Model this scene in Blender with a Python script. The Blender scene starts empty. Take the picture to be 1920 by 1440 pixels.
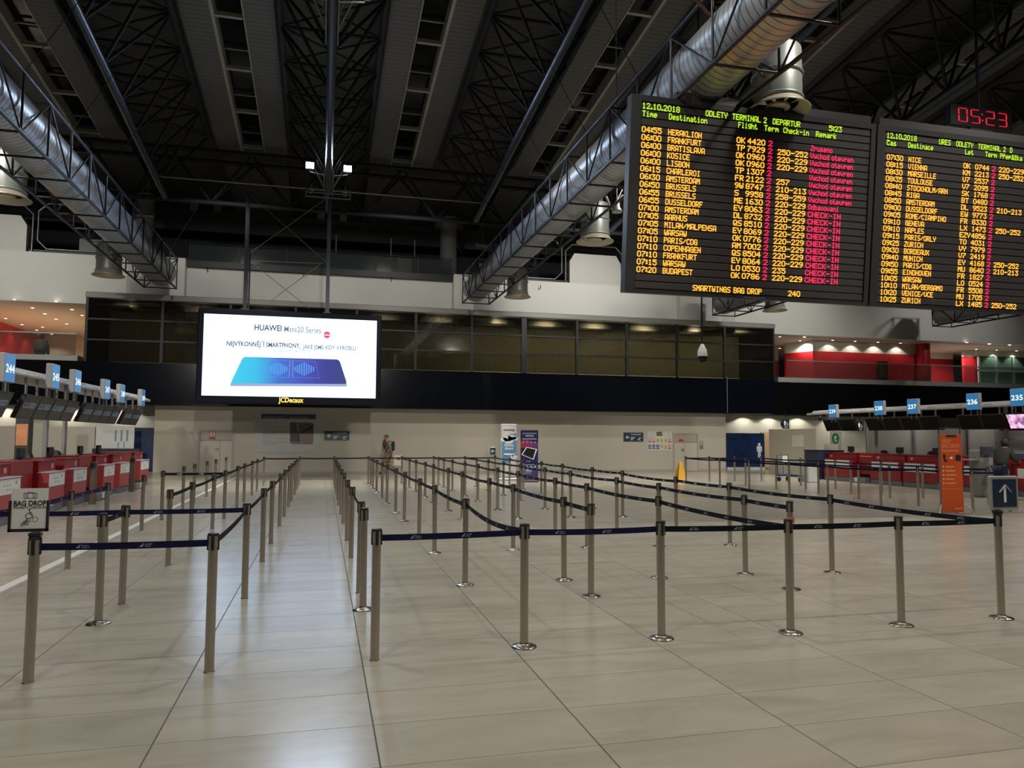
import bpy, math, random
from mathutils import Vector, Matrix
random.seed(7)
sc = bpy.context.scene
COL = sc.collection
# ------------------------------------------------------------------ camera
F = 1404.0
def _n(v):
    l = math.sqrt(sum(c*c for c in v)); return tuple(c/l for c in v)
def _dot(a, b): return sum(x*y for x, y in zip(a, b))
_d = _n((605-960, 818-720, F))                 # depth axis of the hall seen from the camera
_r = (6550-960, 849-720, F); _k = _dot(_r, _d)
_r = _n(tuple(a-_k*b for a, b in zip(_r, _d)))  # cross axis of the hall
_v = (_d[1]*_r[2]-_d[2]*_r[1], _d[2]*_r[0]-_d[0]*_r[2], _d[0]*_r[1]-_d[1]*_r[0])  # straight down
EYE = 1.65
def W(v): return Vector((_dot(v, _r), _dot(v, _d), -_dot(v, _v)))
cam_d = bpy.data.cameras.new('camera'); cam = bpy.data.objects.new('camera', cam_d); COL.objects.link(cam)
rx, up, bk = W((1, 0, 0)), W((0, -1, 0)), W((0, 0, -1))
M = Matrix.Identity(4)
for i in range(3):
    M[i][0], M[i][1], M[i][2] = rx[i], up[i], bk[i]
M[2][3] = EYE
cam.matrix_world = M
cam_d.sensor_width = 36.0; cam_d.lens = F/1920*36.0; cam_d.clip_start = 0.1; cam_d.clip_end = 300
sc.camera = cam
sc.view_settings.view_transform = 'Standard'; sc.view_settings.look = 'None'
sc.view_settings.exposure = 0.0; sc.view_settings.gamma = 1.0; sc.view_settings.use_curve_mapping = False
sc.cycles.use_denoising = True
sc.cycles.max_bounces = 6; sc.cycles.diffuse_bounces = 3; sc.cycles.glossy_bounces = 4
sc.cycles.transmission_bounces = 6; sc.cycles.transparent_max_bounces = 8
sc.cycles.sample_clamp_indirect = 4.0; sc.cycles.caustics_reflective = False; sc.cycles.caustics_refractive = False
w = bpy.data.worlds.new('night'); sc.world = w; w.use_nodes = True
w.node_tree.nodes['Background'].inputs[0].default_value = (0.35, 0.4, 0.55, 1)
w.node_tree.nodes['Background'].inputs[1].default_value = 0.006
# measuring helpers: a point of the photograph on a wall, side plane or floor of the hall
def ray(px, py): return W((px-960.0, py-720.0, F))
def onY(px, py, Y):
    a = ray(px, py); t = Y/a.y; return Vector((a.x*t, Y, EYE+a.z*t))
def onX(px, py, X):
    a = ray(px, py); t = X/a.x; return Vector((X, a.y*t, EYE+a.z*t))
def onZ(px, py, Z=0.0):
    a = ray(px, py); t = (Z-EYE)/a.z; return Vector((a.x*t, a.y*t, Z))
# ------------------------------------------------------------------ hall lamps
def aim(o, loc, tgt):
    o.location = loc
    o.rotation_euler = (Vector(tgt)-Vector(loc)).to_track_quat('-Z', 'Y').to_euler()
def spot(loc, tgt, power, deg=110, col=(1, .93, .82), size=.25, blend=.6):
    l = bpy.data.lights.new('spot_lamp', 'SPOT'); l.energy = power; l.color = col
    l.spot_size = math.radians(deg); l.spot_blend = blend; l.shadow_soft_size = size
    o = bpy.data.objects.new('spot_lamp', l); COL.objects.link(o); aim(o, loc, tgt); return o
HALL = 740
for X in (-9, -3, 3, 9, 15, 21):
    for Y in (1, 9.5, 18): spot((X+.4, Y, 10.6), (X+.4, Y+1.2, 0), HALL, 132)
    spot((X+.4, 21.5, 10.4), (X+.4, 29.5, 0), HALL*1.5, 84)
    spot((X+.4, 26, 10.4), (X+.4, 28.4, 0), HALL*2.5, 60)
# far-throw lamps from the rear of the hall
for X in (-9, 2, 13, 22): spot((X, -12, 10), (X, 34, 1.0), 8200, 27, (1, .94, .84), .25, .7)
# wash of the white wall above the gallery
for X in (-13, -4, 3, 11.5, 22, 33):
    spot((X, 27.5, 10.2), (X+.5, 34.4, 7.6), 1500 if X == 11.5 else 950 if X in (-13, 22) else 560, 92, (1, .98, .92), .2, .9)
# ------------------------------------------------------------------ materials
MATS = {}
def mat(name, col, rough=.6, metal=0.0, var=.06, scale=3.0, bump=0.0, emit=None, es=1.0, spec=.5, coat=0.0, alpha=1.0, trans=0.0, stretch=(1, 1, 1), rvar=0.0):
    if name in MATS: return MATS[name]
    m = bpy.data.materials.new(name); m.use_nodes = True; nt = m.node_tree; b = nt.nodes['Principled BSDF']
    b.inputs['Base Color'].default_value = (*col, 1); b.inputs['Roughness'].default_value = rough
    b.inputs['Metallic'].default_value = metal; b.inputs['Specular IOR Level'].default_value = spec
    b.inputs['Coat Weight'].default_value = coat; b.inputs['Alpha'].default_value = alpha
    b.inputs['Transmission Weight'].default_value = trans
    if var or bump or rvar:
        tc = nt.nodes.new('ShaderNodeTexCoord'); mp = nt.nodes.new('ShaderNodeMapping'); nz = nt.nodes.new('ShaderNodeTexNoise')
        mp.inputs['Scale'].default_value = stretch; nz.inputs['Scale'].default_value = scale; nz.inputs['Detail'].default_value = 5
        nt.links.new(tc.outputs['Object'], mp.inputs[0]); nt.links.new(mp.outputs[0], nz.inputs['Vector'])
        mx = nt.nodes.new('ShaderNodeMix'); mx.data_type = 'RGBA'
        mx.inputs[6].default_value = (*[c*(1-var) for c in col], 1); mx.inputs[7].default_value = (*[min(1, c*(1+var)) for c in col], 1)
        nt.links.new(nz.outputs[0], mx.inputs[0]); nt.links.new(mx.outputs[2], b.inputs['Base Color'])
        if bump:
            bp = nt.nodes.new('ShaderNodeBump'); bp.inputs['Strength'].default_value = bump; bp.inputs['Distance'].default_value = .02
            nt.links.new(nz.outputs[0], bp.inputs['Height']); nt.links.new(bp.outputs[0], b.inputs['Normal'])
        if rvar:
            mr = nt.nodes.new('ShaderNodeMapRange'); mr.inputs[3].default_value = rough-rvar; mr.inputs[4].default_value = rough+rvar
            nt.links.new(nz.outputs[0], mr.inputs[0]); nt.links.new(mr.outputs[0], b.inputs['Roughness'])
    if emit:
        b.inputs['Emission Color'].default_value = (*emit, 1); b.inputs['Emission Strength'].default_value = es
    MATS[name] = m; return m
def ribbed(name, col, axis, pitch, depth, rough=.6, metal=0.0, dark=.6, duty=.12):
    """sheet metal with fine ribs every pitch metres"""
    m = mat(name, col, rough, metal, var=.08, scale=1.2)
    nt = m.node_tree; b = nt.nodes['Principled BSDF']
    tc = [n for n in nt.nodes if n.type == 'TEX_COORD'][0]
    sx = nt.nodes.new('ShaderNodeSeparateXYZ'); nt.links.new(tc.outputs['Object'], sx.inputs[0])
    dv = nt.nodes.new('ShaderNodeMath'); dv.operation = 'DIVIDE'; dv.inputs[1].default_value = pitch
    nt.links.new(sx.outputs[axis], dv.inputs[0])
    fr = nt.nodes.new('ShaderNodeMath'); fr.operation = 'FRACT'; nt.links.new(dv.outputs[0], fr.inputs[0])
    lt = nt.nodes.new('ShaderNodeMath'); lt.operation = 'LESS_THAN'; lt.inputs[1].default_value = duty; nt.links.new(fr.outputs[0], lt.inputs[0])
    bp = nt.nodes.new('ShaderNodeBump'); bp.inputs['Strength'].default_value = .7; bp.inputs['Distance'].default_value = depth; bp.invert = True
    nt.links.new(lt.outputs[0], bp.inputs['Height']); nt.links.new(bp.outputs[0], b.inputs['Normal'])
    old = b.inputs['Base Color'].links[0].from_socket
    mx = nt.nodes.new('ShaderNodeMix'); mx.data_type = 'RGBA'; nt.links.new(lt.outputs[0], mx.inputs[0]); nt.links.new(old, mx.inputs[6])
    mx.inputs[7].default_value = (*[c*dark for c in col], 1); nt.links.new(mx.outputs[2], b.inputs['Base Color'])
    return m
def emis(name, col, s=1.0):
    if name in MATS: return MATS[name]
    m = bpy.data.materials.new(name); m.use_nodes = True; nt = m.node_tree; b = nt.nodes['Principled BSDF']
    b.inputs['Base Color'].default_value = (0.02, 0.02, 0.02, 1); b.inputs['Roughness'].default_value = .4
    b.inputs['Emission Color'].default_value = (*col, 1); b.inputs['Emission Strength'].default_value = s
    MATS[name] = m; return m
# ------------------------------------------------------------------ mesh building
class MB:
    def __init__(s): s.v = []; s.f = []; s.m = []; s.sm = []
    def add(s, vs, fs, mi=0, smooth=False):
        o = len(s.v); s.v.extend([tuple(v) for v in vs])
        for f in fs: s.f.append([i+o for i in f]); s.m.append(mi); s.sm.append(smooth)
        return s
    def box(s, a, b, mi=0):
        x0, x1 = sorted((a[0], b[0])); y0, y1 = sorted((a[1], b[1])); z0, z1 = sorted((a[2], b[2]))
        vs = [(x, y, z) for z in (z0, z1) for y in (y0, y1) for x in (x0, x1)]
        return s.add(vs, [(0, 2, 3, 1), (4, 5, 7, 6), (0, 1, 5, 4), (2, 6, 7, 3), (0, 4, 6, 2), (1, 3, 7, 5)], mi)
    def bbox(s, a, b, bev=.01, mi=0):
        """box with chamfered vertical and horizontal edges (a prism stack)"""
        x0, x1 = sorted((a[0], b[0])); y0, y1 = sorted((a[1], b[1])); z0, z1 = sorted((a[2], b[2]))
        e = min(bev, (x1-x0)/2.5, (y1-y0)/2.5, (z1-z0)/2.5)
        def ring(i, z):
            return [(x0+e+i, y0+i, z), (x1-e-i, y0+i, z), (x1-i, y0+e+i, z), (x1-i, y1-e-i, z), (x1-e-i, y1-i, z), (x0+e+i, y1-i, z), (x0+i, y1-e-i, z), (x0+i, y0+e+i, z)]
        rs = ring(e, z0)+ring(0, z0+e)+ring(0, z1-e)+ring(e, z1)
        fs = []
        for k in range(3):
            for i in range(8): j = (i+1) % 8; fs.append((k*8+i, k*8+j, k*8+8+j, k*8+8+i))
        fs.append(tuple(range(7, -1, -1))); fs.append(tuple(range(24, 32)))
        return s.add(rs, fs, mi)
    def bar(s, p, q, w, h=None, mi=0):
        p, q = Vector(p), Vector(q); h = h or w; d = (q-p)
        if d.length < 1e-6: return s
        d.normalize(); u = d.cross(Vector((0, 0, 1)))
        if u.length < .05: u = Vector((1, 0, 0))
        u.normalize(); n = u.cross(d)
        vs = [c+u*a*w/2+n*b*h/2 for c in (p, q) for a, b in ((-1, -1), (1, -1), (1, 1), (-1, 1))]
        return s.add(vs, [(3, 2, 1, 0), (4, 5, 6, 7), (0, 1, 5, 4), (1, 2, 6, 5), (2, 3, 7, 6), (3, 0, 4, 7)], mi)
    def tube(s, pts, r, n=10, mi=0, cap=True, smooth=True):
        pts = [Vector(p) for p in pts]; rs = r if isinstance(r, (list, tuple)) else [r]*len(pts)
        vs = []; pu = None
        for i, p in enumerate(pts):
            d = (pts[min(i+1, len(pts)-1)]-pts[max(i-1, 0)])
            d = d.normalized() if d.length > 1e-9 else Vector((0, 0, 1))
            u = (pu - d*pu.dot(d)) if pu is not None else (d.cross(Vector((0, 0, 1))) if abs(d.z) < .95 else Vector((1, 0, 0))-d*d.x)
            u = u.normalized(); pu = u; w_ = d.cross(u)
            for k in range(n):
                a = 2*math.pi*k/n; vs.append(p+(u*math.cos(a)+w_*math.sin(a))*rs[i])
        fs = []
        for i in range(len(pts)-1):
            for k in range(n): j = (k+1) % n; fs.append((i*n+k, i*n+j, (i+1)*n+j, (i+1)*n+k))
        s.add(vs, fs, mi, smooth)
        if cap:
            L = len(pts)-1
            s.add([vs[k] for k in range(n)], [tuple(range(n-1, -1, -1))], mi); s.add([vs[L*n+k] for k in range(n)], [tuple(range(n))], mi)
        return s
    def lathe(s, prof, c=(0, 0, 0), n=20, mi=0, smooth=True):
        """prof: (radius, z) pairs around the vertical axis through c"""
        vs = [(c[0]+r*math.cos(2*math.pi*k/n), c[1]+r*math.sin(2*math.pi*k/n), c[2]+z) for r, z in prof for k in range(n)]
        fs = [(i*n+k, i*n+(k+1) % n, (i+1)*n+(k+1) % n, (i+1)*n+k) for i in range(len(prof)-1) for k in range(n)]
        s.add(vs, fs, mi, smooth)
        return s
    def disc(s, c, r, nrm='Z', n=20, mi=0, ry=None, flip=False):
        vs = []; ry = ry or r
        for k in range(n):
            a = 2*math.pi*k/n; x, y = r*math.cos(a), ry*math.sin(a)
            vs.append((c[0]+x, c[1]+y, c[2]) if nrm == 'Z' else (c[0]+x, c[1], c[2]+y) if nrm == 'Y' else (c[0], c[1]+x, c[2]+y))
        return s.add(vs, [tuple(range(n))], mi)
    def quad(s, a, b, c, d, mi=0): return s.add([a, b, c, d], [(0, 1, 2, 3)], mi)
    def prism(s, poly, o, ux, uy, th, mi=0):
        """poly of 2D points in the plane o + x*ux + y*uy, thickened by th along ux x uy"""
        o, ux, uy = Vector(o), Vector(ux), Vector(uy); n = ux.cross(uy).normalized(); N = len(poly)
        f = [o+ux*x+uy*y+n*th for x, y in poly]; b = [o+ux*x+uy*y for x, y in poly]
        return s.add(f+b, [tuple(range(N)), tuple(range(2*N-1, N-1, -1))]+[(i, i+N, (i+1) % N+N, (i+1) % N) for i in range(N)], mi)
    def text(s, t, size, o, ux, uy, mi=0, align='LEFT', bold=0.0, res=2, fit=None, th=0.0):
        vs, fs, x0, x1 = glyphs(t, bold, res)
        o, ux, uy = Vector(o), Vector(ux), Vector(uy); kx = size; ky = size
        if fit: kx = fit/max(x1-x0, 1e-6)
        wd = (x1-x0)*kx; sh = {'LEFT': 0, 'CENTER': -wd/2, 'RIGHT': -wd}[align]
        n = ux.cross(uy).normalized()
        s.add([o+ux*((x-x0)*kx+sh)+uy*(y*ky)+n*th for x, y in vs], fs, mi); return s
    def build(s, name, mats=None, parent=None, loc=None):
        me = bpy.data.meshes.new(name); me.from_pydata(s.v, [], s.f)
        mats = mats if isinstance(mats, (list, tuple)) else [mats]
        for m in mats: me.materials.append(m)
        me.polygons.foreach_set('material_index', s.m); me.polygons.foreach_set('use_smooth', s.sm); me.update()
        o = bpy.data.objects.new(name, me); COL.objects.link(o)
        if parent is not None: o.parent = parent
        if loc is not None: o.location = loc
        return o
_G = {}
def glyphs(t, bold=0.0, res=2):
    k = (t, bold, res)
    if k in _G: return _G[k]
    c = bpy.data.curves.new('glyph', 'FONT'); c.body = t; c.size = 1.0; c.resolution_u = res; c.offset = bold; c.fill_mode = 'BOTH' if False else c.fill_mode
    o = bpy.data.objects.new('glyph', c); COL.objects.link(o)
    dg = bpy.context.evaluated_depsgraph_get(); e = o.evaluated_get(dg); me = e.to_mesh()
    vs = [(v.co.x, v.co.y) for v in me.vertices]; fs = []
    for p in me.polygons:
        ids = list(p.vertices)
        a = vs[ids[0]]; b = vs[ids[1]]; d = vs[ids[2]]
        if (b[0]-a[0])*(d[1]-a[1])-(b[1]-a[1])*(d[0]-a[0]) < 0: ids.reverse()
        fs.append(ids)
    e.to_mesh_clear(); bpy.data.objects.remove(o); bpy.data.curves.remove(c)
    xs = [v[0] for v in vs] or [0, 1]
    _G[k] = (vs, fs, min(xs), max(xs)); return _G[k]
def tag(o, label=None, cat=None, group=None, kind=None):
    if label: o['label'] = label
    if cat: o['category'] = cat
    if group: o['group'] = group
    if kind: o['kind'] = kind
    return o
def thing(name, label, cat, loc=(0, 0, 0), rz=0.0, group=None):
    o = bpy.data.objects.new(name, None); COL.objects.link(o); o.location = loc; o.rotation_euler = (0, 0, rz)
    o.empty_display_size = .1
    return tag(o, label, cat, group)
def struct(o): o['kind'] = 'structure'; return o
def snode(name, loc=(0, 0, 0)):
    o = bpy.data.objects.new(name, None); COL.objects.link(o); o.location = loc; o['kind'] = 'structure'; return o
def dup(root, loc, rz=None, label=None, group=None):
    r = root.copy(); COL.objects.link(r); r.location = loc
    if rz is not None: r.rotation_euler = (0, 0, rz)
    if label: r['label'] = label
    if group: r['group'] = group
    for ch in list(root.children):
        c = ch.copy(); COL.objects.link(c); c.parent = r
        for g in list(ch.children):
            d = g.copy(); COL.objects.link(d); d.parent = c
    return r
# a strut: one shared unit cylinder stretched between two points
_unit = {}
def strut(name, p, q, r, m, parent, n=6):
    k = (m.name, n)
    if k not in _unit:
        b = MB(); b.lathe([(1, 0), (1, 1)], n=n); b.disc((0, 0, 1), 1, n=n); me = b.build('strut', m); _unit[k] = me.data; bpy.data.objects.remove(me)
    o = bpy.data.objects.new(name, _unit[k]); COL.objects.link(o)
    p, q = Vector(p), Vector(q); d = q-p
    o.parent = parent
    o.matrix_basis = Matrix.Translation(p) @ d.to_track_quat('Z', 'Y').to_matrix().to_4x4() @ Matrix.Diagonal((r, r, d.length, 1))
    return o
X_, Y_, Z_ = Vector((1, 0, 0)), Vector((0, 1, 0)), Vector((0, 0, 1))
XY = (X_, Z_)      # writing on a wall that faces the camera side (-Y)
# ================================================================== the setting
steel = mat('brushed_steel', (.47, .43, .37), .26, .95, var=.12, scale=30, stretch=(1, 1, .05))
steel_d = mat('polished_plate', (.42, .40, .37), .18, .95, var=.1, scale=12)
black = mat('black_plastic', (.012, .012, .014), .42, var=.1)
black_m = mat('black_metal', (.010, .011, .013), .5, .2, var=.15)
truss_m = mat('dark_blue_painted_steel', (.022, .028, .042), .38, .35, var=.2, scale=6)
frame_m = mat('black_duct_frame', (.018, .018, .030), .35, .4, var=.2, scale=5)
grey_m = mat('grey_metal', (.22, .22, .22), .4, .7, var=.1)
ltgrey = mat('light_grey_metal', (.45, .45, .45), .4, .5, var=.08)
wall_w = mat('white_plaster', (.66, .65, .61), .8, var=.03, scale=.6, bump=.03)
wall_c = mat('cream_wall_panel', (.47, .44, .375), .55, var=.03, scale=.4)
paper = mat('white_paper', (.72, .73, .72), .7, var=.04, scale=20)
navy = mat('navy_sign', (.012, .02, .05), .4, var=.05)
white_p = mat('white_print', (.75, .78, .8), .6, var=.02)
# ---- floor of large stone tiles
grout = mat('dark_grout', (.09, .08, .07), .8, var=.2, scale=20)
def tile_mat():
    m = bpy.data.materials.new('polished_stone_tile'); m.use_nodes = True; nt = m.node_tree; b = nt.nodes['Principled BSDF']
    tc = nt.nodes.new('ShaderNodeNewGeometry'); oi = nt.nodes.new('ShaderNodeObjectInfo')
    mp = nt.nodes.new('ShaderNodeMapping'); mp.inputs['Scale'].default_value = (.55, 2.2, 1); nt.links.new(tc.outputs['Position'], mp.inputs[0])
    add = nt.nodes.new('ShaderNodeVectorMath'); add.operation = 'ADD'; cmb = nt.nodes.new('ShaderNodeCombineXYZ')
    ml = nt.nodes.new('ShaderNodeMath'); ml.operation = 'MULTIPLY'; ml.inputs[1].default_value = 30
    nt.links.new(oi.outputs['Random'], ml.inputs[0]); nt.links.new(ml.outputs[0], cmb.inputs[0]); nt.links.new(ml.outputs[0], cmb.inputs[1])
    nt.links.new(mp.outputs[0], add.inputs[0]); nt.links.new(cmb.outputs[0], add.inputs[1])
    n1 = nt.nodes.new('ShaderNodeTexNoise'); n1.inputs['Scale'].default_value = 1.6; n1.inputs['Detail'].default_value = 8; n1.inputs['Roughness'].default_value = .62; n1.inputs['Distortion'].default_value = .6
    nt.links.new(add.outputs[0], n1.inputs['Vector'])
    cr = nt.nodes.new('ShaderNodeValToRGB'); e = cr.color_ramp.elements
    e[0].position = .25; e[0].color = (.335, .318, .266, 1); e[1].position = .78; e[1].color = (.47, .45, .38, 1)
    e2 = cr.color_ramp.elements.new(.5); e2.color = (.415, .395, .33, 1)
    nt.links.new(n1.outputs[0], cr.inputs[0])
    hs = nt.nodes.new('ShaderNodeHueSaturation'); mr = nt.nodes.new('ShaderNodeMapRange'); mr.inputs[3].default_value = .93; mr.inputs[4].default_value = 1.05
    nt.links.new(oi.outputs['Random'], mr.inputs[0]); nt.links.new(mr.outputs[0], hs.inputs['Value']); nt.links.new(cr.outputs[0], hs.inputs['Color'])
    nt.links.new(hs.outputs[0], b.inputs['Base Color'])
    n2 = nt.nodes.new('ShaderNodeTexNoise'); n2.inputs['Scale'].default_value = 9; n2.inputs['Detail'].default_value = 4; nt.links.new(tc.outputs['Position'], n2.inputs['Vector'])
    m2 = nt.nodes.new('ShaderNodeMapRange'); m2.inputs[3].default_value = .16; m2.inputs[4].default_value = .27
    nt.links.new(n2.outputs[0], m2.inputs[0]); nt.links.new(m2.outputs[0], b.inputs['Roughness'])
    b.inputs['Specular IOR Level'].default_value = .42
    return m
TILE = tile_mat()
TW, TD, TX0, TY0 = 1.165, .565, .318, 3.35
floor = struct(MB().box((-30, -6, -.12), (52, 48, -.004)).build('floor', grout))
def tile_bm(w, d, g=.0032, gy=.0012):
    b = MB(); x0, x1, y0, y1, e = g, w-g, gy, d-gy, .0015
    vs = [(x0, y0, -.006), (x1, y0, -.006), (x1, y1, -.006), (x0, y1, -.006), (x0+e, y0+e, 0), (x1-e, y0+e, 0), (x1-e, y1-e, 0), (x0+e, y1-e, 0)]
    return b.add(vs, [(4, 5, 6, 7), (0, 1, 5, 4), (1, 2, 6, 5), (2, 3, 7, 6), (3, 0, 4, 7)])
tl = tile_bm(TW, TD).build('tile', TILE, floor); TME = tl.data; bpy.data.objects.remove(tl)
cells = []
for i in range(-26, 44):
    for j in range(-16, 79):
        x, y = TX0+i*TW, TY0+j*TD
        cx, cy = x+TW/2, y+TD/2
        f = cx*rx[0]*0 + cy
        zc = cx*(-bk[0]) + cy*(-bk[1]); la = cx*rx[0]+cy*rx[1]
        vis = zc > 2.6 and abs(la) < zc*.684+1.2
        cells.append((0 if vis else 1, zc if vis else 1e3+i*i+j*j, x, y))
cells.sort()
far = MB(); proto = tile_bm(TW, TD)
for n, (h, z, x, y) in enumerate(cells):
    if n < 300 and not h:
        o = bpy.data.objects.new('tile', TME); COL.objects.link(o); o.parent = floor; o.location = (x, y, 0)
    else:
        far.add([(a+x, b+y, c) for a, b, c in proto.v], proto.f)
o = far.build('tile_field', TILE, floor); o['kind'] = 'stuff'
# the pale strip set in the floor at the left
st = MB(); st.box((-3.36, 3, -.002), (-3.24, 33.6, .0015)); st.build('floor_strip', mat('pale_floor_strip', (.62, .63, .62), .5, var=.1, scale=8), floor)
# ---- lower back wall with two doors
GY, BY = 33.4, 34.4
struct(MB().box((-6.9, BY, 0), (19.9, BY+.25, 4.7)).build('wall_back', wall_c))
struct(MB().box((-6.9, BY-.012, 0), (19.9, BY, .10)).build('baseboard_back', mat('baseboard', (.36, .34, .29), .6)))
pan = mat('cream_wall_seam', (.36, .34, .29), .7)
def door(n, px0, px1, pyt, label, split):
    a, b_ = onY(px0, pyt, BY), onY(px1, pyt, BY); zt = a.z
    d = snode('door_%d' % n, (0, 0, 0)); y = BY-.035
    fr = mat('door_frame_cream', (.40, .375, .32), .5); lf = mat('door_leaf_cream', (.50, .47, .40), .5, var=.02)
    MB().box((a.x-.06, y, 0), (a.x, BY, zt+.06)).box((b_.x, y, 0), (b_.x+.06, BY, zt+.06)).box((a.x, y, zt), (b_.x, BY, zt+.06)).build('door_frame', fr, d)
    xs = a.x+(b_.x-a.x)*split; tr = zt-.42
    MB().bbox((a.x+.01, y+.008, .01), (xs-.01, BY, tr)).build('door_leaf', lf, d)
    MB().bbox((xs+.01, y+.008, .01), (b_.x-.01, BY, tr)).build('door_leaf', lf, d)
    MB().bbox((a.x+.01, y+.012, tr+.02), (b_.x-.01, BY, zt)).build('transom_panel', mat('transom_grey', (.34, .335, .30), .6), d)
    h = MB(); h.box((xs-.10, y-.012, .98), (xs-.05, y+.01, 1.14)); h.tube([(xs-.075, y-.01, 1.08), (xs-.075, y-.05, 1.08), (xs-.2, y-.05, 1.08)], .012, 8)
    h.build('door_handle', grey_m, d)
    s = MB(); cx = (a.x+xs)/2+.1; s.prism([(.13*math.cos(t*.314), .13*math.sin(t*.314)) for t in range(20)], (cx, y+.006, 1.72), X_, Z_, .004, 0)
    s.prism([(.095*math.cos(t*.314), .095*math.sin(t*.314)) for t in range(20)], (cx, y+.002, 1.72), X_, Z_, .004, 1)
    s.bar((cx-.08, y-.004, 1.80), (cx+.08, y-.004, 1.64), .03, .003, 0); s.box((cx-.03, y-.005, 1.66), (cx+.03, y-.003, 1.78), 2)
    s.box((cx-.14, y, 1.50), (cx+.14, y+.008, 1.58), 0)
    s.build('warning_sticker', [mat('sign_red', (.45, .02, .02), .5), white_p, black], d)
    return d
door(1, 375, 437, 808, '', .62); door(2, 1264, 1307, 814, '', .42)
# ---- gallery: black fascia, grey roof edge, glass panes in a dark frame
fasc = mat('black_fascia_glass', (.004, .005, .009), .12, var=.05, spec=.45)
GX0, GX1 = -9.38, 22.1
ZB, ZG, ZT, ZR = 2.89, 4.62, 7.2, 7.46
gal = snode('wall_gallery')
def P_(b, n, m): return b.build(n, m, gal)
P_(MB().box((GX0, GY, ZB), (GX1, 37.0, ZG)), 'fascia_panel', fasc)
P_(MB().box((GX1, GY+.9, ZB), (46, 37.0, 4.58)), 'fascia_panel', mat('black_soffit_band', (.003, .003, .004), .8, spec=.08))
P_(MB().box((-30, GY+.9, ZB), (GX0, 37.0, 4.7)), 'fascia_panel', MATS['black_soffit_band'])
P_(MB().bbox((GX0-.06, GY-.10, ZT+.02), (GX1+.06, 37, ZR), .02), 'roof_edge', mat('grey_roof_edge', (.19, .185, .175), .5, .3, var=.06))
P_(MB().box((GX0+.05, 36.6, ZG), (GX1-.05, 36.8, ZT)), 'back_panel', ribbed('gallery_reflection_ribs', (.36, .34, .24), 0, .16, .05, .8, 0, .6, .3))  # ribbed backing added to imitate the ribs reflected in the panes
P_(MB().box((GX0, GY+.05, ZG), (GX0+.05, 36.8, ZT)), 'side_panel', black_m); P_(MB().box((GX1-.05, GY+.05, ZG), (GX1, 36.8, ZT)), 'side_panel', black_m)
P_(MB().box((GX0+.05, GY+.1, ZG-.01), (GX1-.05, 36.6, ZG+.01)), 'deck', black_m)
def tinted():
    m = bpy.data.materials.new('dark_gallery_glass'); m.use_nodes = True; nt = m.node_tree; b = nt.nodes['Principled BSDF']
    b.inputs['Base Color'].default_value = (.012, .012, .010, 1); b.inputs['Roughness'].default_value = .05; b.inputs['IOR'].default_value = 1.9
    b.inputs['Specular IOR Level'].default_value = .9
    tr = nt.nodes.new('ShaderNodeBsdfTransparent'); tr.inputs[0].default_value = (.55, .52, .42, 1)
    mx = nt.nodes.new('ShaderNodeMixShader'); mx.inputs[0].default_value = .55; nz = nt.nodes.new('ShaderNodeTexNoise'); nz.inputs['Scale'].default_value = .7
    bp = nt.nodes.new('ShaderNodeBump'); bp.inputs['Strength'].default_value = .06; bp.inputs['Distance'].default_value = .05
    nt.links.new(nz.outputs[0], bp.inputs['Height']); nt.links.new(bp.outputs[0], b.inputs['Normal'])
    nt.links.new(b.outputs[0], mx.inputs[1]); nt.links.new(tr.outputs[0], mx.inputs[2]); nt.links.new(mx.outputs[0], nt.nodes['Material Output'].inputs[0])
    return m
TINT = tinted()
mull = [-9.38, -6.55, -3.9, -1.25, 1.35, 3.95, 6.51, 8.98, 11.58, 14.1, 16.77, 19.35, 22.1]
rows = [ZG, 5.52, 6.37, ZT]
for i, x in enumerate(mull):
    wd = .24 if abs(x-8.98) < .01 else .10
    P_(MB().box((x-wd/2, GY-.02, ZG), (x+wd/2, GY+.12, ZT+.02)), 'mullion', black_m)
    if i+1 < len(mull):
        x2 = mull[i+1]
        for k in (1, 2): P_(MB().box((x+wd/2, GY-.005, rows[k]-.035), (x2-.05, GY+.1, rows[k]+.035)), 'transom', black_m)
        for k in range(3): P_(MB().box((x+.05, GY+.04, rows[k]+.02), (x2-.05, GY+.052, rows[k+1]-.02)), 'pane', TINT)
# a thin pipe on the fascia where the lower wall ends
P_(MB().tube([(19.42, GY-.03, 2.9), (19.42, GY-.03, 4.7)], .02, 8), 'drain_pipe', grey_m)
# ---- white wall above, with piers where the ducts meet it
ZU = 9.2
for k, (x0, x1) in enumerate(((-30, -7.95), (-7.95, -5.85), (-5.85, 5.75), (5.75, 7.6), (7.6, 8.4), (8.4, 17.25), (17.25, 20.3), (20.3, 46))):
    y = {0: 34.4, 1: 33.95, 2: 34.5, 3: 33.95, 4: 34.15, 5: 34.4, 6: 34.0, 7: 34.4}[k]
    z0 = 7.12 if k in (0, 7) else 7.0
    struct(MB().box((x0, y, z0), (x1, 35.0, ZU)).build('wall_upper', wall_w))
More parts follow.
